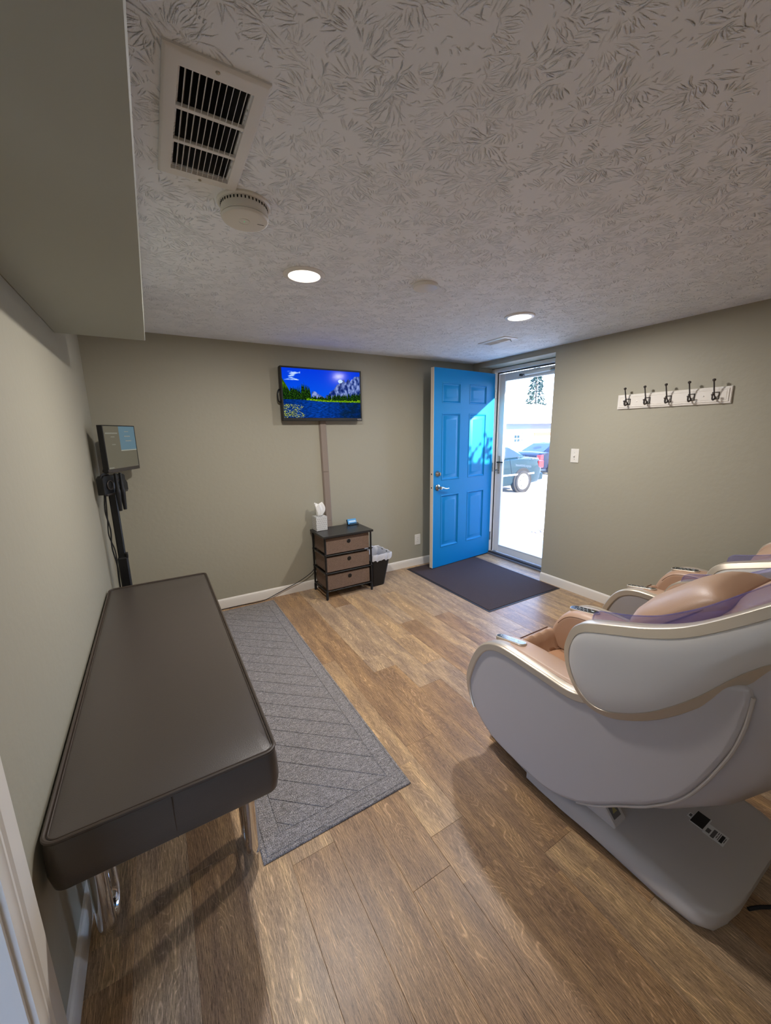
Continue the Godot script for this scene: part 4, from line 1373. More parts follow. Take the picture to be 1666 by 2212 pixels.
# ---------------------------------------------------------------- dresser and what stands on and beside it
func build_dresser() -> void:
	var x0 := -1.966
	var x1 := -1.486
	var t := thing("fabric_dresser", "small black-framed dresser with three brown fabric drawers under the television", "dresser", Vector3(-1.726, 0, 0.18))
	part("top", MB.new().pushed(PackedVector2Array([Vector2(x0, 0.022), Vector2(x1, 0.022), Vector2(x1, 0.352), Vector2(x0, 0.352)]), [[0.562, 0.001], [0.563, 0.0], [0.579, 0.0], [0.580, 0.001]], func(u, w, d): return Vector3(u, d, w)), M["black laminate"], t)
	for x in [-1.949, -1.505]:
		for z in [0.045, 0.333]:
			var lg := part("leg", MB.new().cyl(Vector3(x, 0.012, z), Vector3(x, 0.564, z), 0.0085, 0.0085, 14), M["black metal"], t)
			part("foot", MB.new().lathe(Vector3(x, 0, z), Vector3.UP, [[0.0, 0.0], [0.010, 0.0], [0.011, 0.014], [0.011, 0.06], [0.009, 0.066], [0.0, 0.066]], 14), M["rubber"], lg)
			for y in [0.245, 0.405]:
				part("joint", MB.new().cyl(Vector3(x, y - 0.008, z), Vector3(x, y + 0.008, z), 0.011, 0.011, 14, 0.002), M["black plastic"], lg)
	for y in [0.074, 0.238, 0.400]:
		for z in [0.045, 0.333]:
			part("rail", MB.new().cyl(Vector3(-1.949, y, z), Vector3(-1.505, y, z), 0.0065, 0.0065, 10), M["black metal"], t)
		for x in [-1.949, -1.505]:
			part("rail", MB.new().cyl(Vector3(x, y, 0.045), Vector3(x, y, 0.333), 0.0065, 0.0065, 10), M["black metal"], t)
	var k := 0
	for q in [[0.083, 0.222], [0.247, 0.384], [0.409, 0.552]]:
		var y0: float = q[0]
		var y1: float = q[1]
		var dz := 0.0
		var m := MB.new()
		m.span(Vector3(-1.936, y0, 0.318), Vector3(-1.519, y1, 0.326), 0.003)
		m.span(Vector3(-1.934, y0, 0.05), Vector3(-1.926, y1 - 0.006, 0.320), 0.002)
		m.span(Vector3(-1.529, y0, 0.05), Vector3(-1.521, y1 - 0.006, 0.320), 0.002)
		m.span(Vector3(-1.934, y0, 0.045), Vector3(-1.521, y1 - 0.006, 0.053), 0.002)
		m.span(Vector3(-1.934, y0, 0.05), Vector3(-1.521, y0 + 0.006, 0.320), 0.001)
		var d := part("drawer", m, M["brown linen"], t)
		var hy: float = [0.182, 0.344, 0.505][k]
		k += 1
		part("grommet", MB.new().lathe(Vector3(-1.722, hy, 0.326), Vector3(0, 0, 1), [[0.011, 0.0], [0.018, 0.0], [0.019, 0.002], [0.016, 0.0035], [0.011, 0.002]], 24), M["black metal"], d)
		part("finger_hole", MB.new().lathe(Vector3(-1.722, hy, 0.3255), Vector3(0, 0, 1), [[0.0, 0.0], [0.0115, 0.0], [0.0115, 0.0015], [0.0, 0.0012]], 20), M["dark void"], d)
	for q in [[-1.940, 0.315, 0.398], [-1.940, 0.315, 0.236]]:
		part("corner_clip", MB.new().tube([Vector3(q[0], q[2], q[1]), Vector3(q[0] - 0.012, q[2] + 0.004, q[1] - 0.008), Vector3(q[0] - 0.012, q[2] - 0.012, q[1] - 0.012)], 0.0022, 6), M["satin nickel"], t)
	# tissue box
	var b := thing("tissue_box", "cube tissue box with grey scroll pattern and white tissue standing on the dresser", "tissue box", Vector3(-1.890, 0.58, 0.082))
	part("box", MB.new().span(Vector3(-1.943, 0.581, 0.030), Vector3(-1.837, 0.708, 0.135), 0.002), M["scroll card"], b)
	part("opening", MB.new().lathe(Vector3(-1.890, 0.7081, 0.082), Vector3.UP, [[0.0, 0.0], [0.028, 0.0], [0.028, 0.0006], [0.0, 0.0006]], 24), M["sticker grey"], b)
	var rows := []
	for i in 15:
		var f := i / 14.0
		var r := PackedVector3Array()
		for j in 40:
			var a := TAU * j / 40.0
			var rad := 0.012 + 0.045 * pow(f, 0.7) * (1.0 - 0.55 * f * f)
			rad *= 1.0 + 0.22 * sin(a * 3.0 + f * 2.0) + 0.10 * sin(a * 7.0 - f * 3.0)
			var y := 0.704 + 0.115 * f + 0.012 * sin(a * 2.0 + 0.6) * f + 0.006 * sin(a * 5.0) * f
			r.append(Vector3(-1.892 + cos(a) * rad * 1.15 + 0.012 * sin(f * 3.0) - 0.010 * f, y, 0.082 + sin(a) * rad * 0.55 + 0.01 * f))
		rows.append(r)
	var tm := MB.new()
	tm.grid(rows, true)
	var last: PackedVector3Array = rows[14]
	tm.fan(last)
	part("tissue", tm, M["tissue"], b, 60)
	# business cards
	var cdt := thing("card_holder", "small black business card holder with blue cards on the dresser top", "card holder", Vector3(-1.557, 0.58, 0.075))
	part("tray", MB.new().span(Vector3(-1.606, 0.5805, 0.045), Vector3(-1.508, 0.586, 0.105), 0.002), M["black plastic"], cdt)
	var back := MB.new()
	back.x = Transform3D(Basis(Vector3(1, 0, 0), -0.42), Vector3(-1.557, 0.584, 0.060))
	back.box(Vector3(0, 0.023, -0.006), Vector3(0.098, 0.048, 0.004), 0.001)
	part("back", back, M["black plastic"], cdt)
	part("front_lip", MB.new().tube([Vector3(-1.604, 0.584, 0.103), Vector3(-1.600, 0.600, 0.106), Vector3(-1.514, 0.600, 0.106), Vector3(-1.510, 0.584, 0.103)], 0.003, 8), M["black plastic"], cdt)
	var cards := MB.new()
	cards.x = Transform3D(Basis(Vector3(1, 0, 0), -0.42), Vector3(-1.557, 0.586, 0.068))
	cards.box(Vector3(0, 0.024, 0.0), Vector3(0.088, 0.050, 0.010), 0.0005)
	var cs := part("cards", cards, M["card blue"], cdt)
	var band := MB.new()
	band.x = cards.x
	band.box(Vector3(0.006, 0.024, 0.0053), Vector3(0.062, 0.016, 0.0006), 0)
	part("card_print", band, M["card pale"], cs)
	var dot := MB.new()
	dot.x = cards.x
	dot.cyl(Vector3(-0.028, 0.023, 0.0052), Vector3(-0.028, 0.023, 0.0058), 0.008, 0.008, 16)
	part("card_print", dot, M["card pale"], cs)
	# waste bin
	var n := thing("waste_bin", "black waste bin with a pale plastic liner folded over its rim beside the dresser", "waste bin", Vector3(-1.40, 0, 0.19))
	var bin := func(f: float, grow: float) -> PackedVector3Array:
		var r := PackedVector3Array()
		for p in rounded_rect(lerpf(0.150, 0.205, f) + grow, lerpf(0.200, 0.265, f) + grow, 0.03, 6):
			r.append(Vector3(lerpf(-1.410, -1.382, f) + p.x, 0.315 * f, 0.190 + p.y))
		return r
	var bm := MB.new()
	bm.loft([bin.call(0.0, -0.012), bin.call(0.02, 0.0), bin.call(0.97, 0.0), bin.call(0.975, 0.010), bin.call(1.0, 0.010), bin.call(1.0, -0.004), bin.call(0.95, -0.006), bin.call(0.06, -0.008)])
	part("bin", bm, M["black plastic"], n, 40)
	var lrows := []
	for s in [[0.30, -0.03, 0.004], [0.62, -0.022, 0.008], [0.90, -0.014, 0.008], [1.015, -0.002, 0.004], [1.03, 0.012, 0.004], [0.99, 0.022, 0.006], [0.90, 0.026, 0.010], [0.83, 0.024, 0.014]]:
		var r := PackedVector3Array()
		var src: PackedVector3Array = bin.call(s[0], s[1])
		var cc := Vector3(-1.385, 0, 0.19)
		var dense := PackedVector3Array()
		for j in src.size():
			var q0 := src[j]
			var q1 := src[(j + 1) % src.size()]
			var kk := maxi(1, int((q1 - q0).length() / 0.012))
			for i in kk: dense.append(q0.lerp(q1, float(i) / kk))
		# the same number of points in each row
		for j in 96:
			var p := dense[int(float(j) / 96.0 * dense.size())]
			var a := TAU * j / 96.0
			var wv: float = s[2] * (0.55 * sin(a * 11.0 + s[0] * 5.0) + 0.45 * sin(a * 23.0 + s[0] * 9.0))
			var outw := Vector3(p.x - cc.x, 0, p.z - cc.z).normalized()
			r.append(p + outw * wv * 0.5 + Vector3(0, wv * 0.9, 0))
		lrows.append(r)
	var lm := MB.new()
	lm.grid(lrows, true)
	part("liner", lm, M["bin liner"], n, 60)


# ---------------------------------------------------------------- massage chair
const CX := -1.645     # centre of the near chair
var LABEL := Transform3D(Basis(Vector3(1, 0, 0), 0.045), Vector3(-1.618, 0.0887, 2.960))


func mir(points: Array, s: float) -> Array:
	return points.map(func(p): return Vector3(CX + s * p.x, p.y, p.z))


func build_chair() -> Node3D:
	var t := thing("massage_chair", "nearer tan massage chair with grey side shell, facing the back wall", "massage chair", Vector3(CX, 0, 2.60), "massage chairs")
	# --- floor base: tray and shell, built from cross sections
	var sec := func(z: float, w: float, h: float, y0: float, rd: float) -> PackedVector3Array:
		var r := PackedVector3Array()
		for p in [[-w, y0], [-w, h - rd], [-w + rd * 0.3, h - rd * 0.3], [-w + rd, h], [-w * 0.5, h + 0.002], [0.0, h + 0.003], [w * 0.5, h + 0.002], [w - rd, h], [w - rd * 0.3, h - rd * 0.3], [w, h - rd], [w, y0], [0.0, y0]]:
			r.append(Vector3(CX + p[0], p[1], z))
		return r
	part("base_shell", MB.new().loft([sec.call(2.185, 0.20, 0.036, 0.012, 0.008), sec.call(2.20, 0.235, 0.042, 0.010, 0.010), sec.call(2.44, 0.262, 0.044, 0.010, 0.010), sec.call(2.455, 0.283, 0.052, 0.010, 0.010), sec.call(2.52, 0.288, 0.060, 0.012, 0.014), sec.call(2.62, 0.291, 0.076, 0.016, 0.026), sec.call(2.70, 0.291, 0.086, 0.022, 0.034), sec.call(2.80, 0.291, 0.090, 0.028, 0.040), sec.call(2.92, 0.290, 0.087, 0.030, 0.042), sec.call(3.00, 0.289, 0.083, 0.030, 0.040), sec.call(3.035, 0.285, 0.080, 0.030, 0.040), sec.call(3.058, 0.277, 0.077, 0.030, 0.036), sec.call(3.074, 0.264, 0.074, 0.030, 0.032), sec.call(3.086, 0.242, 0.071, 0.031, 0.028), sec.call(3.098, 0.20, 0.067, 0.031, 0.024), sec.call(3.106, 0.14, 0.062, 0.032, 0.018)]), M["chair base"], t, 50)
	part("base_tray", MB.new().loft([sec.call(2.66, 0.262, 0.030, 0.006, 0.008), sec.call(2.72, 0.276, 0.040, 0.006, 0.010), sec.call(2.95, 0.279, 0.040, 0.006, 0.010), sec.call(3.04, 0.268, 0.040, 0.006, 0.010), sec.call(3.08, 0.235, 0.040, 0.006, 0.010), sec.call(3.095, 0.18, 0.040, 0.008, 0.010)]), M["chair base"], t, 50)
	for x in [-0.22, 0.22]:
		part("foot", MB.new().cyl(Vector3(CX + x, 0.0, 2.95), Vector3(CX + x, 0.012, 2.95), 0.025, 0.025, 16), M["rubber"], t)
		part("foot", MB.new().cyl(Vector3(CX + x * 0.8, 0.0, 2.28), Vector3(CX + x * 0.8, 0.014, 2.28), 0.025, 0.025, 16), M["rubber"], t)
	# upright cheeks between base and body, with a warning sticker
	for s in [-1.0, 1.0]:
		var ck := part("support_cheek", MB.new().pushed(PackedVector2Array([Vector2(2.50, 0.06), Vector2(2.50, 0.16), Vector2(2.74, 0.24), Vector2(2.752, 0.15), Vector2(2.800, 0.098), Vector2(2.80, 0.06)]), [[0.19, 0.002], [0.192, 0.0], [0.254, 0.0], [0.257, 0.003]], func(u, w, d): return Vector3(CX + s * d, w, u)), M["chair base"], t, 30)
		if s < 0:
			var st := MB.new()
			st.x = Transform3D(Basis(Vector3(1, 0, 0), -0.75), Vector3(CX - 0.226, 0.1265, 2.7765))
			st.box(Vector3(0, 0, 0), Vector3(0.040, 0.042, 0.0008), 0)
			var wl := part("warning_label", st, M["sticker grey"], ck)
			var tri := MB.new()
			tri.x = st.x
			tri.pushed(PackedVector2Array([Vector2(-0.012, -0.006), Vector2(0.012, -0.006), Vector2(0.0, 0.015)]), [[0.0003, 0.0], [0.0008, 0.0]], func(u, w, d): return Vector3(u, w, d))
			part("warning_triangle", tri, M["sticker amber"], ck)
	# rating plate stuck on the base
	var lm := MB.new()
	lm.x = LABEL
	lm.span(Vector3(-0.034, -0.0003, -0.042), Vector3(0.034, 0.0006, 0.000), 0)
	lm.span(Vector3(-0.040, -0.0003, -0.001), Vector3(0.013, 0.0006, 0.056), 0)
	lm.span(Vector3(-0.019, -0.0003, -0.054), Vector3(0.004, 0.0006, -0.041), 0)
	var lab := part("rating_label", lm, M["sticker white"], t)
	return finish_chair(t, lab)


# the big shells curl inwards behind the sitter
func bend(z: float) -> float:
	return 0.55 * pow(maxf(0.0, z - 2.86), 2.0)


# a filled outline as a fine sheet; to3(a, b, distance from the edge)
func sheet(poly: PackedVector2Array, to3: Callable) -> MB:
	var lo := 1e9
	var hi := -1e9
	for p in poly:
		lo = minf(lo, p.x); hi = maxf(hi, p.x)
	var rows := []
	var cols := 56
	for i in cols + 1:
		var f := 0.5 - 0.5 * cos(PI * i / float(cols))
		var z := lerpf(lo + 1e-5, hi - 1e-5, f)
		var a := 1e9
		var b := -1e9
		for j in poly.size():
			var p := poly[j]
			var q := poly[(j + 1) % poly.size()]
			if (p.x - z) * (q.x - z) <= 0.0 and absf(q.x - p.x) > 1e-9:
				var y := lerpf(p.y, q.y, (z - p.x) / (q.x - p.x))
				a = minf(a, y); b = maxf(b, y)
		var r := PackedVector3Array()
		for k in 17:
			var g := 0.5 - 0.5 * cos(PI * k / 16.0)
			var y := lerpf(a, b, g)
			var e := minf(minf(y - a, b - y), minf(z - lo, hi - z))
			r.append(to3.call(z, y, maxf(e, 0.0)))
		rows.append(r)
	var m := MB.new()
	m.grid(rows)
	return m


func finish_chair(t: Node3D, lab: Node) -> Node3D:
	# --- lower body: hull between the side shells
	var S := [[2.139, 0.335], [2.148, 0.27], [2.175, 0.215], [2.225, 0.16], [2.30, 0.117], [2.40, 0.10], [2.545, 0.093], [2.62, 0.108], [2.695, 0.145], [2.765, 0.198], [2.83, 0.262], [2.915, 0.343], [2.995, 0.452], [3.055, 0.61], [3.08, 0.72], [3.08, 0.83], [3.0, 0.80], [2.85, 0.70], [2.75, 0.62], [2.66, 0.566], [2.53, 0.567], [2.40, 0.573], [2.33, 0.572], [2.275, 0.558], [2.23, 0.53], [2.195, 0.487], [2.162, 0.42]]
	var sp := smooth_loop(S, 5)
	var shell: Material = M["chair shell"]
	for s in [-1.0, 1.0]:
		part("side_shell", MB.new().pushed(sp, [[0.282, 0.004], [0.286, 0.0], [0.322, 0.0], [0.329, 0.002], [0.333, 0.006], [0.335, 0.012]], func(u, w, d): return Vector3(CX + s * d, w, u)), shell, t, 35)
		# silver band following the front and the top edge of the shell
		var i0 := 10                       # just below the widest point of the front
		var band := []
		var n := sp.size()
		var a := n - 1
		var order := []
		var k := 12
		while k >= 0:
			order.append(k); k -= 1
		k = n - 1
		while k >= 19 * 5 - 2:
			order.append(k); k -= 1
		var q1 := MB.inset(sp, 0.0015)
		var outer := MB.inset(sp, -0.0030)
		for j in order.size():
			var f := clampf(float(j) / 14.0, 0.0, 1.0)
			var wdt := lerpf(0.006, 0.030, f)
			var i: int = order[j]
			var nrm := (MB.inset(sp, 0.01)[i] - sp[i]) / 0.01
			var c0 := outer[i]
			var row := PackedVector3Array()
			for e in [[-0.0, 0.312], [0.0, 0.331], [0.003, 0.339], [0.007, 0.3425], [wdt, 0.3430], [wdt + 0.004, 0.3395], [wdt + 0.004, 0.328], [0.004, 0.312]]:
				var p: Vector2 = c0 + nrm * e[0]
				row.append(Vector3(CX + s * e[1], p.y, p.x))
			band.append(row)
		part("silver_band", MB.new().loft(band), M["chair silver"], t, 35)
	# hull: bottom and back bulge, closed towards the seat
	var hull := []
	for xi in 25:
		var xf := -1.0 + 2.0 * xi / 24.0
		var b := pow(maxf(0.0, 1.0 - pow(absf(xf), 2.6)), 0.45)
		var r := PackedVector3Array()
		for p in [[2.155, 0.36, 0, 0], [2.16, 0.28, 0, 0], [2.185, 0.22, 0, 0], [2.235, 0.165, 0, 0], [2.31, 0.122, 0, 0], [2.40, 0.104, 0, 0], [2.545, 0.096, 0, -0.005], [2.62, 0.110, 0.0, -0.01], [2.695, 0.146, 0.0, -0.012], [2.765, 0.198, 0.01, -0.012], [2.83, 0.262, 0.03, -0.015], [2.915, 0.343, 0.06, -0.015], [2.995, 0.452, 0.10, -0.01], [3.055, 0.61, 0.14, -0.01], [3.085, 0.74, 0.18, 0.0], [3.14, 0.90, 0.21, 0.0], [3.24, 1.03, 0.20, 0.0], [3.20, 1.04, 0.02, 0.0], [3.02, 0.86, 0.0, 0.0], [2.86, 0.66, 0.0, 0.0], [2.72, 0.46, 0.0, 0.0], [2.60, 0.34, 0.0, 0.0], [2.42, 0.31, 0.0, 0.0], [2.24, 0.33, 0.0, 0.0]]:
			r.append(Vector3(CX + xf * 0.318, p[1] + p[3] * b, p[0] + p[2] * b))
		hull.append(r)
	part("body_hull", MB.new().loft(hull), shell, t, 50)
	# raised seam on the shell where side panel meets the back
	var seam := []
	for p in [[3.088, 0.815], [3.082, 0.72], [3.058, 0.61], [2.998, 0.452], [2.918, 0.342], [2.832, 0.260], [2.767, 0.196], [2.70, 0.147]]:
		seam.append(Vector3(CX - 0.328, p[1], p[0]))
	part("seam_bead", MB.new().tube(smooth_line(seam), 0.0045, 8), M["chair base"], t)
	# --- arm pads in tan leather with a control panel each
	for s in [-1.0, 1.0]:
		var pad := smooth_loop([[2.168, 0.36], [2.178, 0.43], [2.205, 0.49], [2.245, 0.538], [2.30, 0.566], [2.40, 0.577], [2.55, 0.573], [2.70, 0.566], [2.76, 0.49], [2.74, 0.40], [2.60, 0.35], [2.35, 0.33], [2.22, 0.33]], 5)
		part("arm_pad", MB.new().pushed(pad, [[0.190, 0.030], [0.191, 0.024], [0.197, 0.015], [0.209, 0.007], [0.228, 0.002], [0.252, 0.0], [0.296, 0.0], [0.308, 0.004], [0.314, 0.012]], func(u, w, d): return Vector3(CX + s * d, w, u)), M["tan leather"], t, 60)
		var stitch := []
		var pin := MB.inset(pad, 0.022)
		for q in pin:
			if q.y > 0.47 and q.x < 2.66: stitch.append(Vector3(CX + s * 0.1922, q.y, q.x))
		part("pad_seam", MB.new().tube(stitch, 0.0016, 6), M["leather seam"], t)
		var cp := MB.new()
		cp.x = Transform3D(Basis(Vector3(0, 0, 1), s * 0.10) * Basis(Vector3(1, 0, 0), -0.16), Vector3(CX + s * 0.258, 0.5690, 2.315))
		cp.pushed(rounded_rect(0.046, 0.150, 0.0229, 10), [[-0.012, 0.0], [0.0008, 0.0], [0.0030, 0.002], [0.0030, 0.004]], func(u, w, d): return Vector3(u, d, w))
		var rim := part("control_panel", cp, M["chair silver"], t, 35)
		var face := MB.new()
		face.x = cp.x
		face.pushed(rounded_rect(0.038, 0.142, 0.0189, 10), [[0.0, 0.0], [0.0034, 0.0], [0.0036, 0.001]], func(u, w, d): return Vector3(u, d, w))
		part("panel_face", face, M["panel black"], rim, 35)
		for q in [[0.0, -0.008, 0.0014, 0.056], [-0.010, -0.036, 0.004, 0.004], [-0.010, -0.016, 0.004, 0.003], [-0.010, 0.004, 0.004, 0.004], [-0.010, 0.024, 0.003, 0.005], [0.010, -0.030, 0.004, 0.005], [0.010, -0.010, 0.003, 0.005], [0.010, 0.010, 0.004, 0.004], [0.010, 0.030, 0.003, 0.005], [0.0, 0.044, 0.007, 0.012], [0.0, -0.054, 0.005, 0.005]]:
			var mk := MB.new()
			mk.x = cp.x
			mk.box(Vector3(q[0], 0.0037, q[1]), Vector3(q[2], 0.0006, q[3]), 0)
			part("panel_mark", mk, M["panel mark"], rim)
	# --- seat: front roll, trough, deeper cushion
	var strip := func(prof: Array, x0: float, x1: float, crown: float) -> MB:
		var rows := []
		for p in prof:
			var r := PackedVector3Array()
			for i in 21:
				var f := i / 20.0
				r.append(Vector3(CX + lerpf(x0, x1, f), p[1] + crown * (1.0 - pow(absf(2.0 * f - 1.0), 3.0)) + 0.0012 * sin(f * 41.0 + p[0] * 30.0) * p[2], p[0]))
			rows.append(r)
		for i in [0.004, 0.045]:
			pass
		var lo := PackedVector3Array()
		for i in 21: lo.append(Vector3(CX + lerpf(x0, x1, i / 20.0), prof[prof.size() - 1][1] - 0.05, prof[prof.size() - 1][0] - 0.01))
		rows.append(lo)
		var lo2 := PackedVector3Array()
		for i in 21: lo2.append(Vector3(CX + lerpf(x0, x1, i / 20.0), prof[0][1] - 0.0, prof[0][0] + 0.02))
		rows.append(lo2)
		var m := MB.new()
		m.begin()
		m.grid(rows, false)
		var ends := [PackedVector3Array(), PackedVector3Array()]
		for r in rows:
			ends[0].append(r[0]); ends[1].append(r[20])
		m.fan(ends[0], false); m.fan(ends[1], true)
		return m.solid()
	part("front_roll", strip.call([[2.158, 0.24, 0], [2.152, 0.34, 0], [2.158, 0.40, 1], [2.172, 0.432, 2], [2.186, 0.438, 3], [2.200, 0.430, 3], [2.216, 0.398, 3], [2.232, 0.366, 2], [2.246, 0.348, 1]], -0.192, 0.192, -0.004), M["tan leather"], t, 50)
	part("front_piping", MB.new().tube([Vector3(CX - 0.19, 0.433, 2.167), Vector3(CX, 0.430, 2.167), Vector3(CX + 0.19, 0.433, 2.167)], 0.003, 8), M["leather seam"], t)
	part("seat_cushion", strip.call([[2.244, 0.346, 0], [2.262, 0.352, 1], [2.31, 0.356, 1], [2.40, 0.352, 1], [2.50, 0.352, 1], [2.60, 0.372, 1], [2.68, 0.43, 1], [2.72, 0.48, 0]], -0.186, 0.186, 0.012), M["seat leather"], t, 50)
	part("seat_seam", MB.new().tube([Vector3(CX - 0.186, 0.348, 2.246), Vector3(CX - 0.1, 0.354, 2.246), Vector3(CX + 0.1, 0.354, 2.246), Vector3(CX + 0.186, 0.348, 2.246)], 0.0022, 6), M["leather seam"], t)
	for s in [-1.0, 1.0]:
		var rows := []
		for p in [[2.27, 0.370, 0.006], [2.33, 0.382, 0.020], [2.45, 0.395, 0.030], [2.60, 0.42, 0.034], [2.72, 0.50, 0.036]]:
			rows.append(MB.new().ring(Vector3(CX + s * 0.170, p[1] - 0.02, p[0]), Vector3(0, 0, 1), p[2], 14))
		part("seat_bolster", MB.new().loft(rows), M["tan leather"], t, 60)
	# --- reclined back: pad, quilted flap and loose pillow
	var slope := func(f: float, up: float) -> Vector2:
		var a := Vector2(2.66, 0.46)
		var b := Vector2(3.50, 1.30)
		var bow := 0.05 * sin(f * PI)
		var nrm := Vector2(-0.707, 0.707)
		return a.lerp(b, f) + nrm * (up + bow * -1.0)
	var slab := func(f0: float, f1: float, half: float, thick: float, lift: float, puff: float) -> MB:
		var rows := []
		for i in 25:
			var g := i / 24.0
			var f := lerpf(f0, f1, g)
			var e := pow(maxf(0.0, 1.0 - pow(absf(2.0 * g - 1.0), 4.0)), 0.5)
			var r := PackedVector3Array()
			for j in 24:
				var a := TAU * j / 24.0
				var cu := cos(a)
				var su := sin(a)
				var px := signf(cu) * pow(absf(cu), 0.55) * half * (0.86 + 0.14 * e)
				var py := signf(su) * pow(absf(su), 0.7) * thick * 0.5 * (0.12 + 0.88 * e) + puff * maxf(0.0, su) * (1.0 - pow(absf(px / half), 2.0)) * e
				var q: Vector2 = slope.call(f, lift + py)
				r.append(Vector3(CX + px, q.y, q.x))
			rows.append(r)
		return MB.new().loft(rows)
	part("back_pad", slab.call(0.02, 1.0, 0.235, 0.10, 0.045, 0.015), M["tan leather"], t, 60)
	part("back_flap", slab.call(0.40, 0.92, 0.205, 0.05, 0.150, 0.02), M["tan leather"], t, 60)
	part("side_lining", slab.call(0.0, 1.0, 0.275, 0.05, -0.045, 0.0), M["navy shell"], t, 60)
	var pw := part("pillow", slab.call(0.205, 0.485, 0.180, 0.115, 0.190, 0.030), M["tan leather"], t, 60)
	for s in [-1.0, 1.0]:
		var sm := []
		for i in 11:
			var q: Vector2 = slope.call(lerpf(0.235, 0.455, i / 10.0), 0.198)
			sm.append(Vector3(CX + s * (0.181 - 0.012 * pow(absf(i / 5.0 - 1.0), 3.0)), q.y, q.x))
		part("pillow_seam", MB.new().tube(sm, 0.0022, 6), M["leather seam"], pw)
	# --- big arm shells: silver rim, pale face, tan inside
	var A := smooth_loop([[2.612, 0.705], [2.618, 0.750], [2.636, 0.795], [2.668, 0.825], [2.715, 0.845], [2.78, 0.867], [2.868, 0.899], [2.96, 0.948], [3.09, 1.052], [3.25, 1.19], [3.42, 1.325], [3.50, 1.362], [3.552, 1.345], [3.555, 1.28], [3.46, 1.175], [3.30, 1.04], [3.112, 0.880], [3.005, 0.737], [2.91, 0.634], [2.815, 0.567], [2.745, 0.545], [2.692, 0.558], [2.650, 0.598], [2.624, 0.648]], 5)
	for s in [-1.0, 1.0]:
		part("arm_rim", MB.new().pushed(A, [[0.296, 0.006], [0.298, 0.001], [0.304, 0.0], [0.338, 0.0], [0.345, 0.003], [0.355, 0.023], [0.356, 0.026], [0.352, 0.0285]], func(u, w, d): return Vector3(CX + s * (d - bend(u)), w, u), false), M["chair silver"], t, 30)
		part("arm_face", sheet(MB.inset(A, 0.0265), func(u, w, e): return Vector3(CX + s * (0.3525 + 0.016 * (1.0 - exp(-e / 0.03)) - bend(u)), w, u)), M["chair panel"], t, 60)
		part("arm_lining", sheet(MB.inset(A, 0.004), func(u, w, e): return Vector3(CX + s * (0.298 - 0.014 * (1.0 - exp(-e / 0.02)) - bend(u)), w, u)), M["tan leather"], t, 60)
		# violet screen standing on the rim
		var sh := []
		for p in [[2.676, 0.815], [2.682, 0.850], [2.700, 0.868], [2.73, 0.876], [2.80, 0.896], [2.87, 0.925], [2.96, 0.985], [3.09, 1.10], [3.25, 1.235], [3.36, 1.315], [3.36, 1.27], [3.25, 1.18], [3.09, 1.04], [2.96, 0.938], [2.868, 0.889], [2.78, 0.857], [2.72, 0.838]]:
			sh.append(Vector2(p[0], p[1]))
		part("side_screen", MB.new().pushed(PackedVector2Array(sh), [[0.301, 0.0], [0.305, 0.0]], func(u, w, d): return Vector3(CX + s * (d - bend(u)), w, u), true), M["violet acrylic"], t, 20)
		part("screen_edge", MB.new().tube(smooth_line([Vector3(CX + s * (0.303 - bend(2.676)), 0.815, 2.676), Vector3(CX + s * (0.303 - bend(2.682)), 0.850, 2.682), Vector3(CX + s * (0.303 - bend(2.700)), 0.868, 2.700), Vector3(CX + s * (0.303 - bend(2.73)), 0.876, 2.73), Vector3(CX + s * (0.303 - bend(2.80)), 0.896, 2.80), Vector3(CX + s * (0.303 - bend(2.87)), 0.925, 2.87), Vector3(CX + s * (0.303 - bend(2.96)), 0.985, 2.96), Vector3(CX + s * (0.303 - bend(3.09)), 1.10, 3.09), Vector3(CX + s * (0.303 - bend(3.25)), 1.235, 3.25), Vector3(CX + s * (0.303 - bend(3.36)), 1.315, 3.36)]), 0.0022, 6), M["violet acrylic"], t)
	# print on the rating label: black square, grey blocks and rows of type
	for q in [[-0.0405, -0.0035, -0.031, 0.033, "sticker black"], [0.003, 0.014, -0.029, -0.008, "sticker grey"], [0.018, 0.028, -0.036, 0.004, "sticker grey"], [0.031, 0.033, -0.026, -0.012, "sticker grey"], [0.031, 0.033, -0.008, 0.004, "sticker grey"], [0.036, 0.038, -0.030, 0.006, "sticker grey"], [0.040, 0.049, -0.032, 0.004, "sticker black"], [0.051, 0.053, -0.024, 0.0, "sticker grey"], [-0.051, -0.044, -0.014, 0.0, "sticker grey"]]:
		var m := MB.new()
		m.x = LABEL
		m.span(Vector3(q[2], 0.0004, q[0]), Vector3(q[3], 0.0011, q[1]), 0)
		part("label_print", m, M[q[4]], lab)
	return t


# ---------------------------------------------------------------- outdoors
func ground_y(x: float) -> float:
	if x < 6.2: return -0.10 - 0.047 * maxf(0.0, x - 0.3)
	if x < 12.0: return -0.377 - 0.03 * (x - 6.2)
	return -0.551 - 0.003 * (x - 12.0)


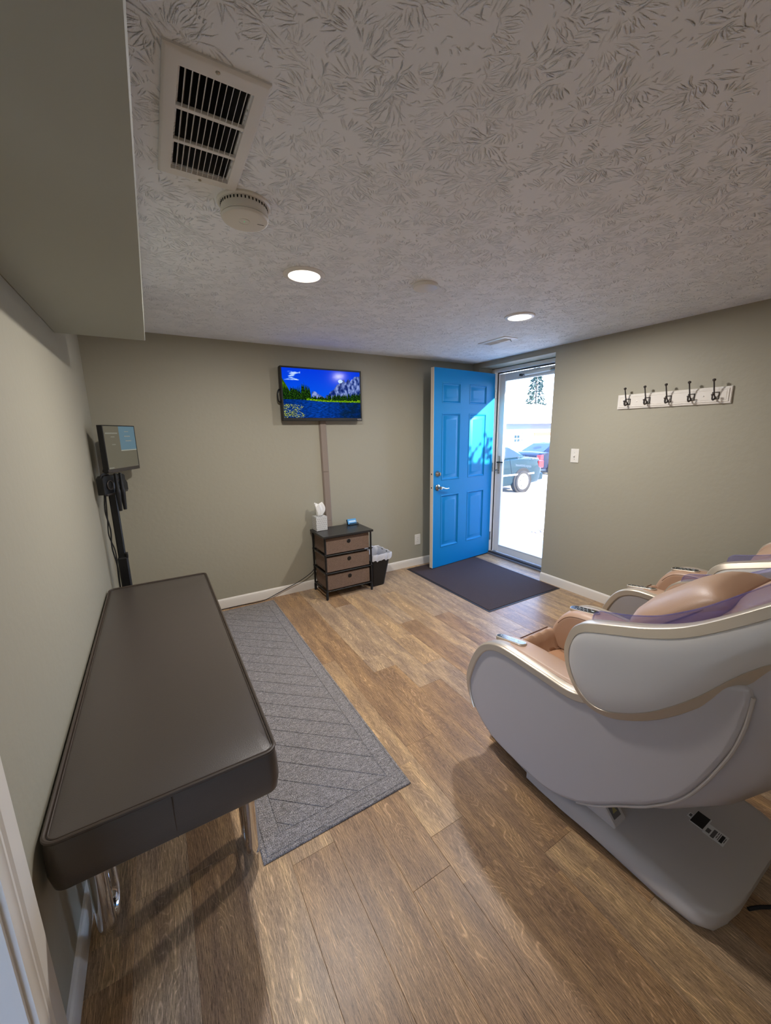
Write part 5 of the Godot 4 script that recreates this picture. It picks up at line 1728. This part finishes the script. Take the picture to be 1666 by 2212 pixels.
func build_outdoors() -> void:
	var rows := []
	for x in [0.30, 1.0, 3.0, 6.2, 9.0, 12.0, 20.0, 60.0]:
		var r := PackedVector3Array()
		for z in [-60.0, -30.0, -10.0, -3.0, 0.0, 3.0, 10.0, 30.0]: r.append(Vector3(x, ground_y(x), z))
		rows.append(r)
	var gm := MB.new()
	gm.grid(rows)
	solo("ground", gm, M["concrete"], Vector3(5, -0.3, 0), "pale sunlit concrete driveway outside the storm door", "driveway", "", "structure", 0)
	# eave above the entrance
	solo("roof", MB.new().span(Vector3(0.34, 2.30, -6), Vector3(1.0, 2.46, 8), 0.01), M["white enamel"], Vector3(0.7, 2.3, 0), "white roof eave over the entrance", "eave", "", "structure")
	# gravel bed by the path
	var y := ground_y(2.2)
	var gb := thing("gravel_bed", "tan pebble bed with a stone edge outside the entrance", "gravel", Vector3(2.3, y, 0.2))
	tag(gb, "", "", "", "stuff")
	part("bed", MB.new().span(Vector3(1.58, y - 0.05, -0.72), Vector3(3.4, y + 0.012, 1.6), 0.01), M["gravel bed"], gb)
	var peb := MB.new()
	peb.lathe(Vector3.ZERO, Vector3.UP, [[0.0, -0.6], [0.7, -0.45], [1.0, 0.0], [0.75, 0.45], [0.0, 0.6]], 7)
	var mm := MultiMesh.new()
	mm.transform_format = MultiMesh.TRANSFORM_3D
	mm.mesh = peb.mesh(Vector3.ZERO, 60)
	mm.instance_count = 1800
	for i in 1800:
		var s := rng.randf_range(0.010, 0.028)
		var b := Basis.from_euler(Vector3(rng.randf() * 0.6, rng.randf() * TAU, rng.randf() * 0.6)).scaled(Vector3(s, s * 0.8, s * 1.2))
		mm.set_instance_transform(i, Transform3D(b, Vector3(rng.randf_range(1.6, 3.35), y + 0.015, rng.randf_range(-0.70, 1.55)) - Vector3(2.3, y, 0.2)))
	var mi := MultiMeshInstance3D.new()
	mi.name = "pebbles"
	mi.multimesh = mm
	mi.material_override = M["pebble"]
	mi.set_meta("kind", "stuff")
	gb.add_child(mi)
	var car := make_car(M["car teal"], "dark teal car parked outside, rear wheel seen through the storm door")
	car.position = Vector3(6.19, ground_y(6.19), -4.44)
	var c2 := make_car(M["car navy"], "dark navy car parked beyond the teal car outside")
	c2.position = Vector3(12.4, ground_y(12.4), -9.7)
	c2.rotation.y = PI
	build_house()
	# bare tree and conifers behind the house
	bare_tree(Vector3(37.0, -0.6, -33.0), 8.5, "bare leafless tree standing in front of the neighbouring house")
	conifer(Vector3(34.7, -0.6, -27.0), 10.0, "dark green conifer at the right behind the neighbouring house")
	conifer(Vector3(28.1, -0.6, -28.7), 7.6, "smaller bluish conifer in the gap left of the neighbouring roof")
	# hedge and twigs to the side: the low sun comes over them and prints their shadow on the blue door
	var hg := thing("hedge", "clipped evergreen hedge with bare twigs beside the entrance path", "hedge", Vector3(2.35, -0.2, 3.6))
	part("hedge_body", MB.new().span(Vector3(1.4, -0.2, 3.3), Vector3(4.2, 2.50, 4.0), 0.08), M["hedge leaves"], hg)
	var tw := MB.new()
	var q := RandomNumberGenerator.new(); q.seed = 12
	for i in 26:
		var p := Vector3(q.randf_range(1.75, 2.75), 2.46, q.randf_range(3.4, 3.9))
		var path := [p]
		var d := Vector3(q.randf_range(-0.5, 0.5), 1.0, q.randf_range(-0.2, 0.2)).normalized()
		for k in 5:
			p += d * q.randf_range(0.05, 0.10)
			d = (d + Vector3(q.randf_range(-0.5, 0.5), 0.1, q.randf_range(-0.2, 0.2))).normalized()
			path.append(p)
			if k > 0: tw.lathe(p, d, [[0.0, -0.03], [0.022, -0.01], [0.026, 0.01], [0.0, 0.035]], 6)
		tw.tube(path, 0.006, 5)
	part("twigs", tw, M["bark"], hg, 30)


func make_car(paint: Material, label: String) -> Node3D:
	# local: rear wheel centre above the origin, nose towards -x, near side at z = 0
	var t := thing("car", label, "car", Vector3.ZERO)
	var rows := []
	# cross sections along the length: x, sill, belt, half width at sill / belt
	for c in [[0.98, 0.42, 0.72, 0.70], [0.94, 0.30, 0.86, 0.78], [0.78, 0.26, 0.98, 0.86], [0.40, 0.24, 1.02, 0.88], [0.0, 0.24, 1.02, 0.89], [-1.0, 0.22, 1.00, 0.89], [-2.0, 0.22, 0.98, 0.89], [-2.7, 0.24, 0.94, 0.87], [-3.2, 0.26, 0.84, 0.82], [-3.55, 0.32, 0.70, 0.66]]:
		var r := PackedVector3Array()
		var w: float = c[3]
		for p in [[-w + 0.05, c[1]], [-w, c[1] + 0.10], [-w - 0.02, (c[1] + c[2]) * 0.5 + 0.08], [-w + 0.03, c[2] - 0.04], [-w + 0.12, c[2]], [0, c[2] + 0.02], [w - 0.12, c[2]], [w - 0.03, c[2] - 0.04], [w + 0.02, (c[1] + c[2]) * 0.5 + 0.08], [w, c[1] + 0.10], [w - 0.05, c[1]]]:
			r.append(Vector3(c[0], p[1], p[0] - 0.89))
		rows.append(r)
	part("body", MB.new().loft(rows), paint, t, 35)
	var cab := []
	for c in [[0.42, 1.00, 0.70], [0.10, 1.16, 0.67], [-0.35, 1.36, 0.62], [-0.9, 1.43, 0.60], [-1.5, 1.40, 0.61], [-2.0, 1.22, 0.66], [-2.45, 0.96, 0.70]]:
		var r := PackedVector3Array()
		for p in [[-0.76, 0.95], [-c[2] - 0.02, c[1] - 0.05], [-c[2] + 0.06, c[1]], [0, c[1] + 0.015], [c[2] - 0.06, c[1]], [c[2] + 0.02, c[1] - 0.05], [0.76, 0.95]]:
			r.append(Vector3(c[0], p[1], p[0] - 0.89))
		cab.append(r)
	part("cabin", MB.new().loft(cab), paint, t, 35)
	var side := func(pts: Array) -> MB:
		var poly := PackedVector2Array()
		for p in pts: poly.append(Vector2(p[0], p[1]))
		return MB.new().pushed(poly, [[-0.04, 0.0], [0.004, 0.0], [0.006, 0.006]], func(u, w, d): return Vector3(u, w, -0.13 - (w - 0.98) * 0.35 + d))
	part("rear_side_window", side.call([[0.16, 1.03], [-0.02, 1.14], [-0.36, 1.31], [-0.62, 1.35], [-0.62, 1.03]]), M["car glass"], t)
	part("front_side_window", side.call([[-0.70, 1.03], [-0.70, 1.36], [-1.40, 1.34], [-1.95, 1.16], [-2.1, 1.03]]), M["car glass"], t)
	var rw := MB.new()
	rw.begin()
	rw.quad(Vector3(0.40, 1.03, -0.26), Vector3(0.40, 1.03, -1.52), Vector3(-0.28, 1.345, -1.42), Vector3(-0.28, 1.345, -0.36))
	part("rear_window", rw, M["car glass"], t, 0)
	part("side_moulding", MB.new().span(Vector3(-3.1, 0.52, 0.0), Vector3(0.5, 0.57, 0.028), 0.006), M["alloy"], t)
	part("bumper", MB.new().span(Vector3(0.72, 0.30, -1.70), Vector3(1.02, 0.52, -0.06), 0.03), paint, t)
	part("door_line", MB.new().tube([Vector3(-0.52, 1.0, -0.03), Vector3(-0.50, 0.7, 0.022), Vector3(-0.40, 0.36, 0.0)], 0.006, 6), M["dark void"], t)
	for z in [-0.10, -1.68]:
		part("tail_lamp", MB.new().span(Vector3(0.72, 0.68, z - 0.10), Vector3(0.965, 0.90, z + 0.09), 0.02), M["tail lamp"], t)
	for q in [[0.0, 0.0], [-2.70, 0.0], [0.0, -1.78], [-2.70, -1.78]]:
		var s := 1.0 if q[1] == 0.0 else -1.0
		var c := Vector3(q[0], 0.325, q[1])
		part("wheel_arch", MB.new().lathe(c + Vector3(0, 0.02, -0.10 * s), Vector3(0, 0, s), [[0.0, 0.0], [0.385, 0.0], [0.385, 0.123], [0.36, 0.128], [0.0, 0.10]], 36), M["dark void"], t, 30)
		var ty := part("tyre", MB.new().lathe(c + Vector3(0, 0, -0.15 * s), Vector3(0, 0, s), [[0.0, 0.0], [0.29, 0.0], [0.325, 0.03], [0.325, 0.17], [0.30, 0.20], [0.235, 0.205], [0.225, 0.18], [0.0, 0.18]], 36), M["tyre"], t, 30)
		var hub := part("wheel_disc", MB.new().lathe(c + Vector3(0, 0, 0.03 * s), Vector3(0, 0, s), [[0.0, 0.0], [0.228, 0.0], [0.232, 0.018], [0.21, 0.022], [0.10, 0.030], [0.045, 0.036], [0.0, 0.036]], 32), M["alloy"], ty, 30)
		for k in 5:
			var a := TAU * (k + 0.25) / 5.0
			part("wheel_hole", MB.new().cyl(c + Vector3(cos(a) * 0.145, sin(a) * 0.145, 0.05 * s), c + Vector3(cos(a) * 0.145, sin(a) * 0.145, 0.0585 * s), 0.022, 0.022, 6), M["dark void"], hub)
	return t


func build_house() -> void:
	# facade faces +z; garage door to the right, twin window to the left
	var zf := -17.0
	var t := thing("house", "white neighbouring house with garage door and small window across the driveway", "house", Vector3(22.5, -0.6, zf))
	part("wall", MB.new().span(Vector3(18.6, -0.7, zf - 6), Vector3(26.5, 2.05, zf), 0.01), M["siding"], t)
	part("wall_trim", MB.new().span(Vector3(20.95, -0.7, zf), Vector3(24.6, 1.32, zf + 0.05), 0.01), M["white enamel"], t)
	part("brick_pier", MB.new().span(Vector3(24.2, -0.7, zf), Vector3(24.75, 1.36, zf + 0.10), 0.01), M["brick tan"], t)
	part("brick_lintel", MB.new().span(Vector3(22.2, 0.98, zf), Vector3(24.5, 1.24, zf + 0.08), 0.01), M["brick tan"], t)
	for i in 8:
		part("siding_board", MB.new().span(Vector3(18.65, 0.0 + i * 0.12, zf), Vector3(20.9, 0.112 + i * 0.12, zf + 0.015), 0.004), M["siding"], t)
	var rf := MB.new()
	rf.pushed(PackedVector2Array([Vector2(zf + 0.9, 2.0), Vector2(zf - 3.0, 3.6), Vector2(zf - 6.8, 2.0), Vector2(zf - 6.8, 1.9), Vector2(zf + 0.9, 1.9)]), [[18.2, 0.0], [27.0, 0.0]], func(u, w, d): return Vector3(d, w, u))
	part("roof", rf, M["roof shingle"], t, 20)
	var gd := part("garage_door", MB.new().span(Vector3(21.3, -0.6, zf + 0.02), Vector3(24.1, 0.92, zf + 0.07), 0.01), M["white enamel"], t)
	for r in 4:
		for c in 4:
			part("garage_panel", MB.new().span(Vector3(21.38 + c * 0.68, -0.53 + r * 0.36, zf + 0.06), Vector3(21.98 + c * 0.68, -0.24 + r * 0.36, zf + 0.085), 0.012), M["storm aluminium"], gd)
	var wd := part("window", MB.new().span(Vector3(19.98, 0.52, zf), Vector3(20.68, 1.12, zf + 0.05), 0.01), M["white enamel"], t)
	for c in 2:
		for r in 2:
			part("pane", MB.new().span(Vector3(20.05 + c * 0.30, 0.58 + r * 0.27, zf + 0.035), Vector3(20.31 + c * 0.30, 0.80 + r * 0.27, zf + 0.056), 0.004), M["car glass"], wd)


func bare_tree(at: Vector3, h: float, label: String) -> void:
	var r := RandomNumberGenerator.new(); r.seed = 31
	var t := thing("bare_tree", label, "tree", at)
	var limbs := MB.new()
	var fine := MB.new()
	part("trunk", MB.new().tube([at, at + Vector3(0.05, h * 0.2, 0), at + Vector3(0.0, h * 0.42, 0.05)], [0.16, 0.12, 0.09], 9), M["bark"], t)
	var stack := []
	for i in 9:
		stack.append([at + Vector3(0, h * r.randf_range(0.22, 0.42), 0.0), Vector3(r.randf_range(-1, 1), r.randf_range(0.5, 1.1), r.randf_range(-1, 1)).normalized(), h * 0.26, 0.045, 0])
	while stack.size():
		var s: Array = stack.pop_back()
		var p: Vector3 = s[0]
		var d: Vector3 = s[1]
		var path := [p]
		for k in 3:
			p += d * (s[2] / 3.0)
			d = (d + Vector3(r.randf_range(-0.25, 0.25), r.randf_range(-0.1, 0.2), r.randf_range(-0.25, 0.25))).normalized()
			path.append(p)
			if s[4] < 3:
				for e in 2:
					stack.append([p, (d + Vector3(r.randf_range(-0.9, 0.9), r.randf_range(-0.3, 0.6), r.randf_range(-0.9, 0.9))).normalized(), s[2] * 0.55, s[3] * 0.5, s[4] + 1])
		(limbs if s[4] < 2 else fine).tube(path, [s[3], s[3] * 0.85, s[3] * 0.7, s[3] * 0.45], 5 if s[4] < 2 else 3)
	part("limbs", limbs, M["bark"], t, 40)
	var tw := part("twigs", fine, M["bark"], t, 40)
	tw.set_meta("kind", "stuff")


func conifer(at: Vector3, h: float, label: String) -> void:
	var r := RandomNumberGenerator.new(); r.seed = int(at.x * 10)
	var t := thing("conifer", label, "tree", at)
	part("trunk", MB.new().cyl(at, at + Vector3(0, h * 0.9, 0), 0.16, 0.03, 8), M["bark"], t)
	var m := MB.new()
	for i in 1500:
		var f := pow(r.randf(), 0.7)
		var y := h * (0.98 - 0.92 * f)
		var a := r.randf() * TAU
		var rad := h * 0.20 * f * r.randf_range(0.25, 1.0)
		var p := at + Vector3(cos(a) * rad, y, sin(a) * rad)
		var o := Vector3(cos(a), -0.35, sin(a)).normalized()
		var w := o.cross(Vector3.UP).normalized() * 0.09
		var tip := p + o * r.randf_range(0.2, 0.45)
		m.tri(p - w, p + w, tip)
		m.tri(p - Vector3(0, 0.07, 0), p + Vector3(0, 0.07, 0), tip)
	var nd := part("needles", m, M["fir needles"], t, 0)
	nd.set_meta("kind", "stuff")
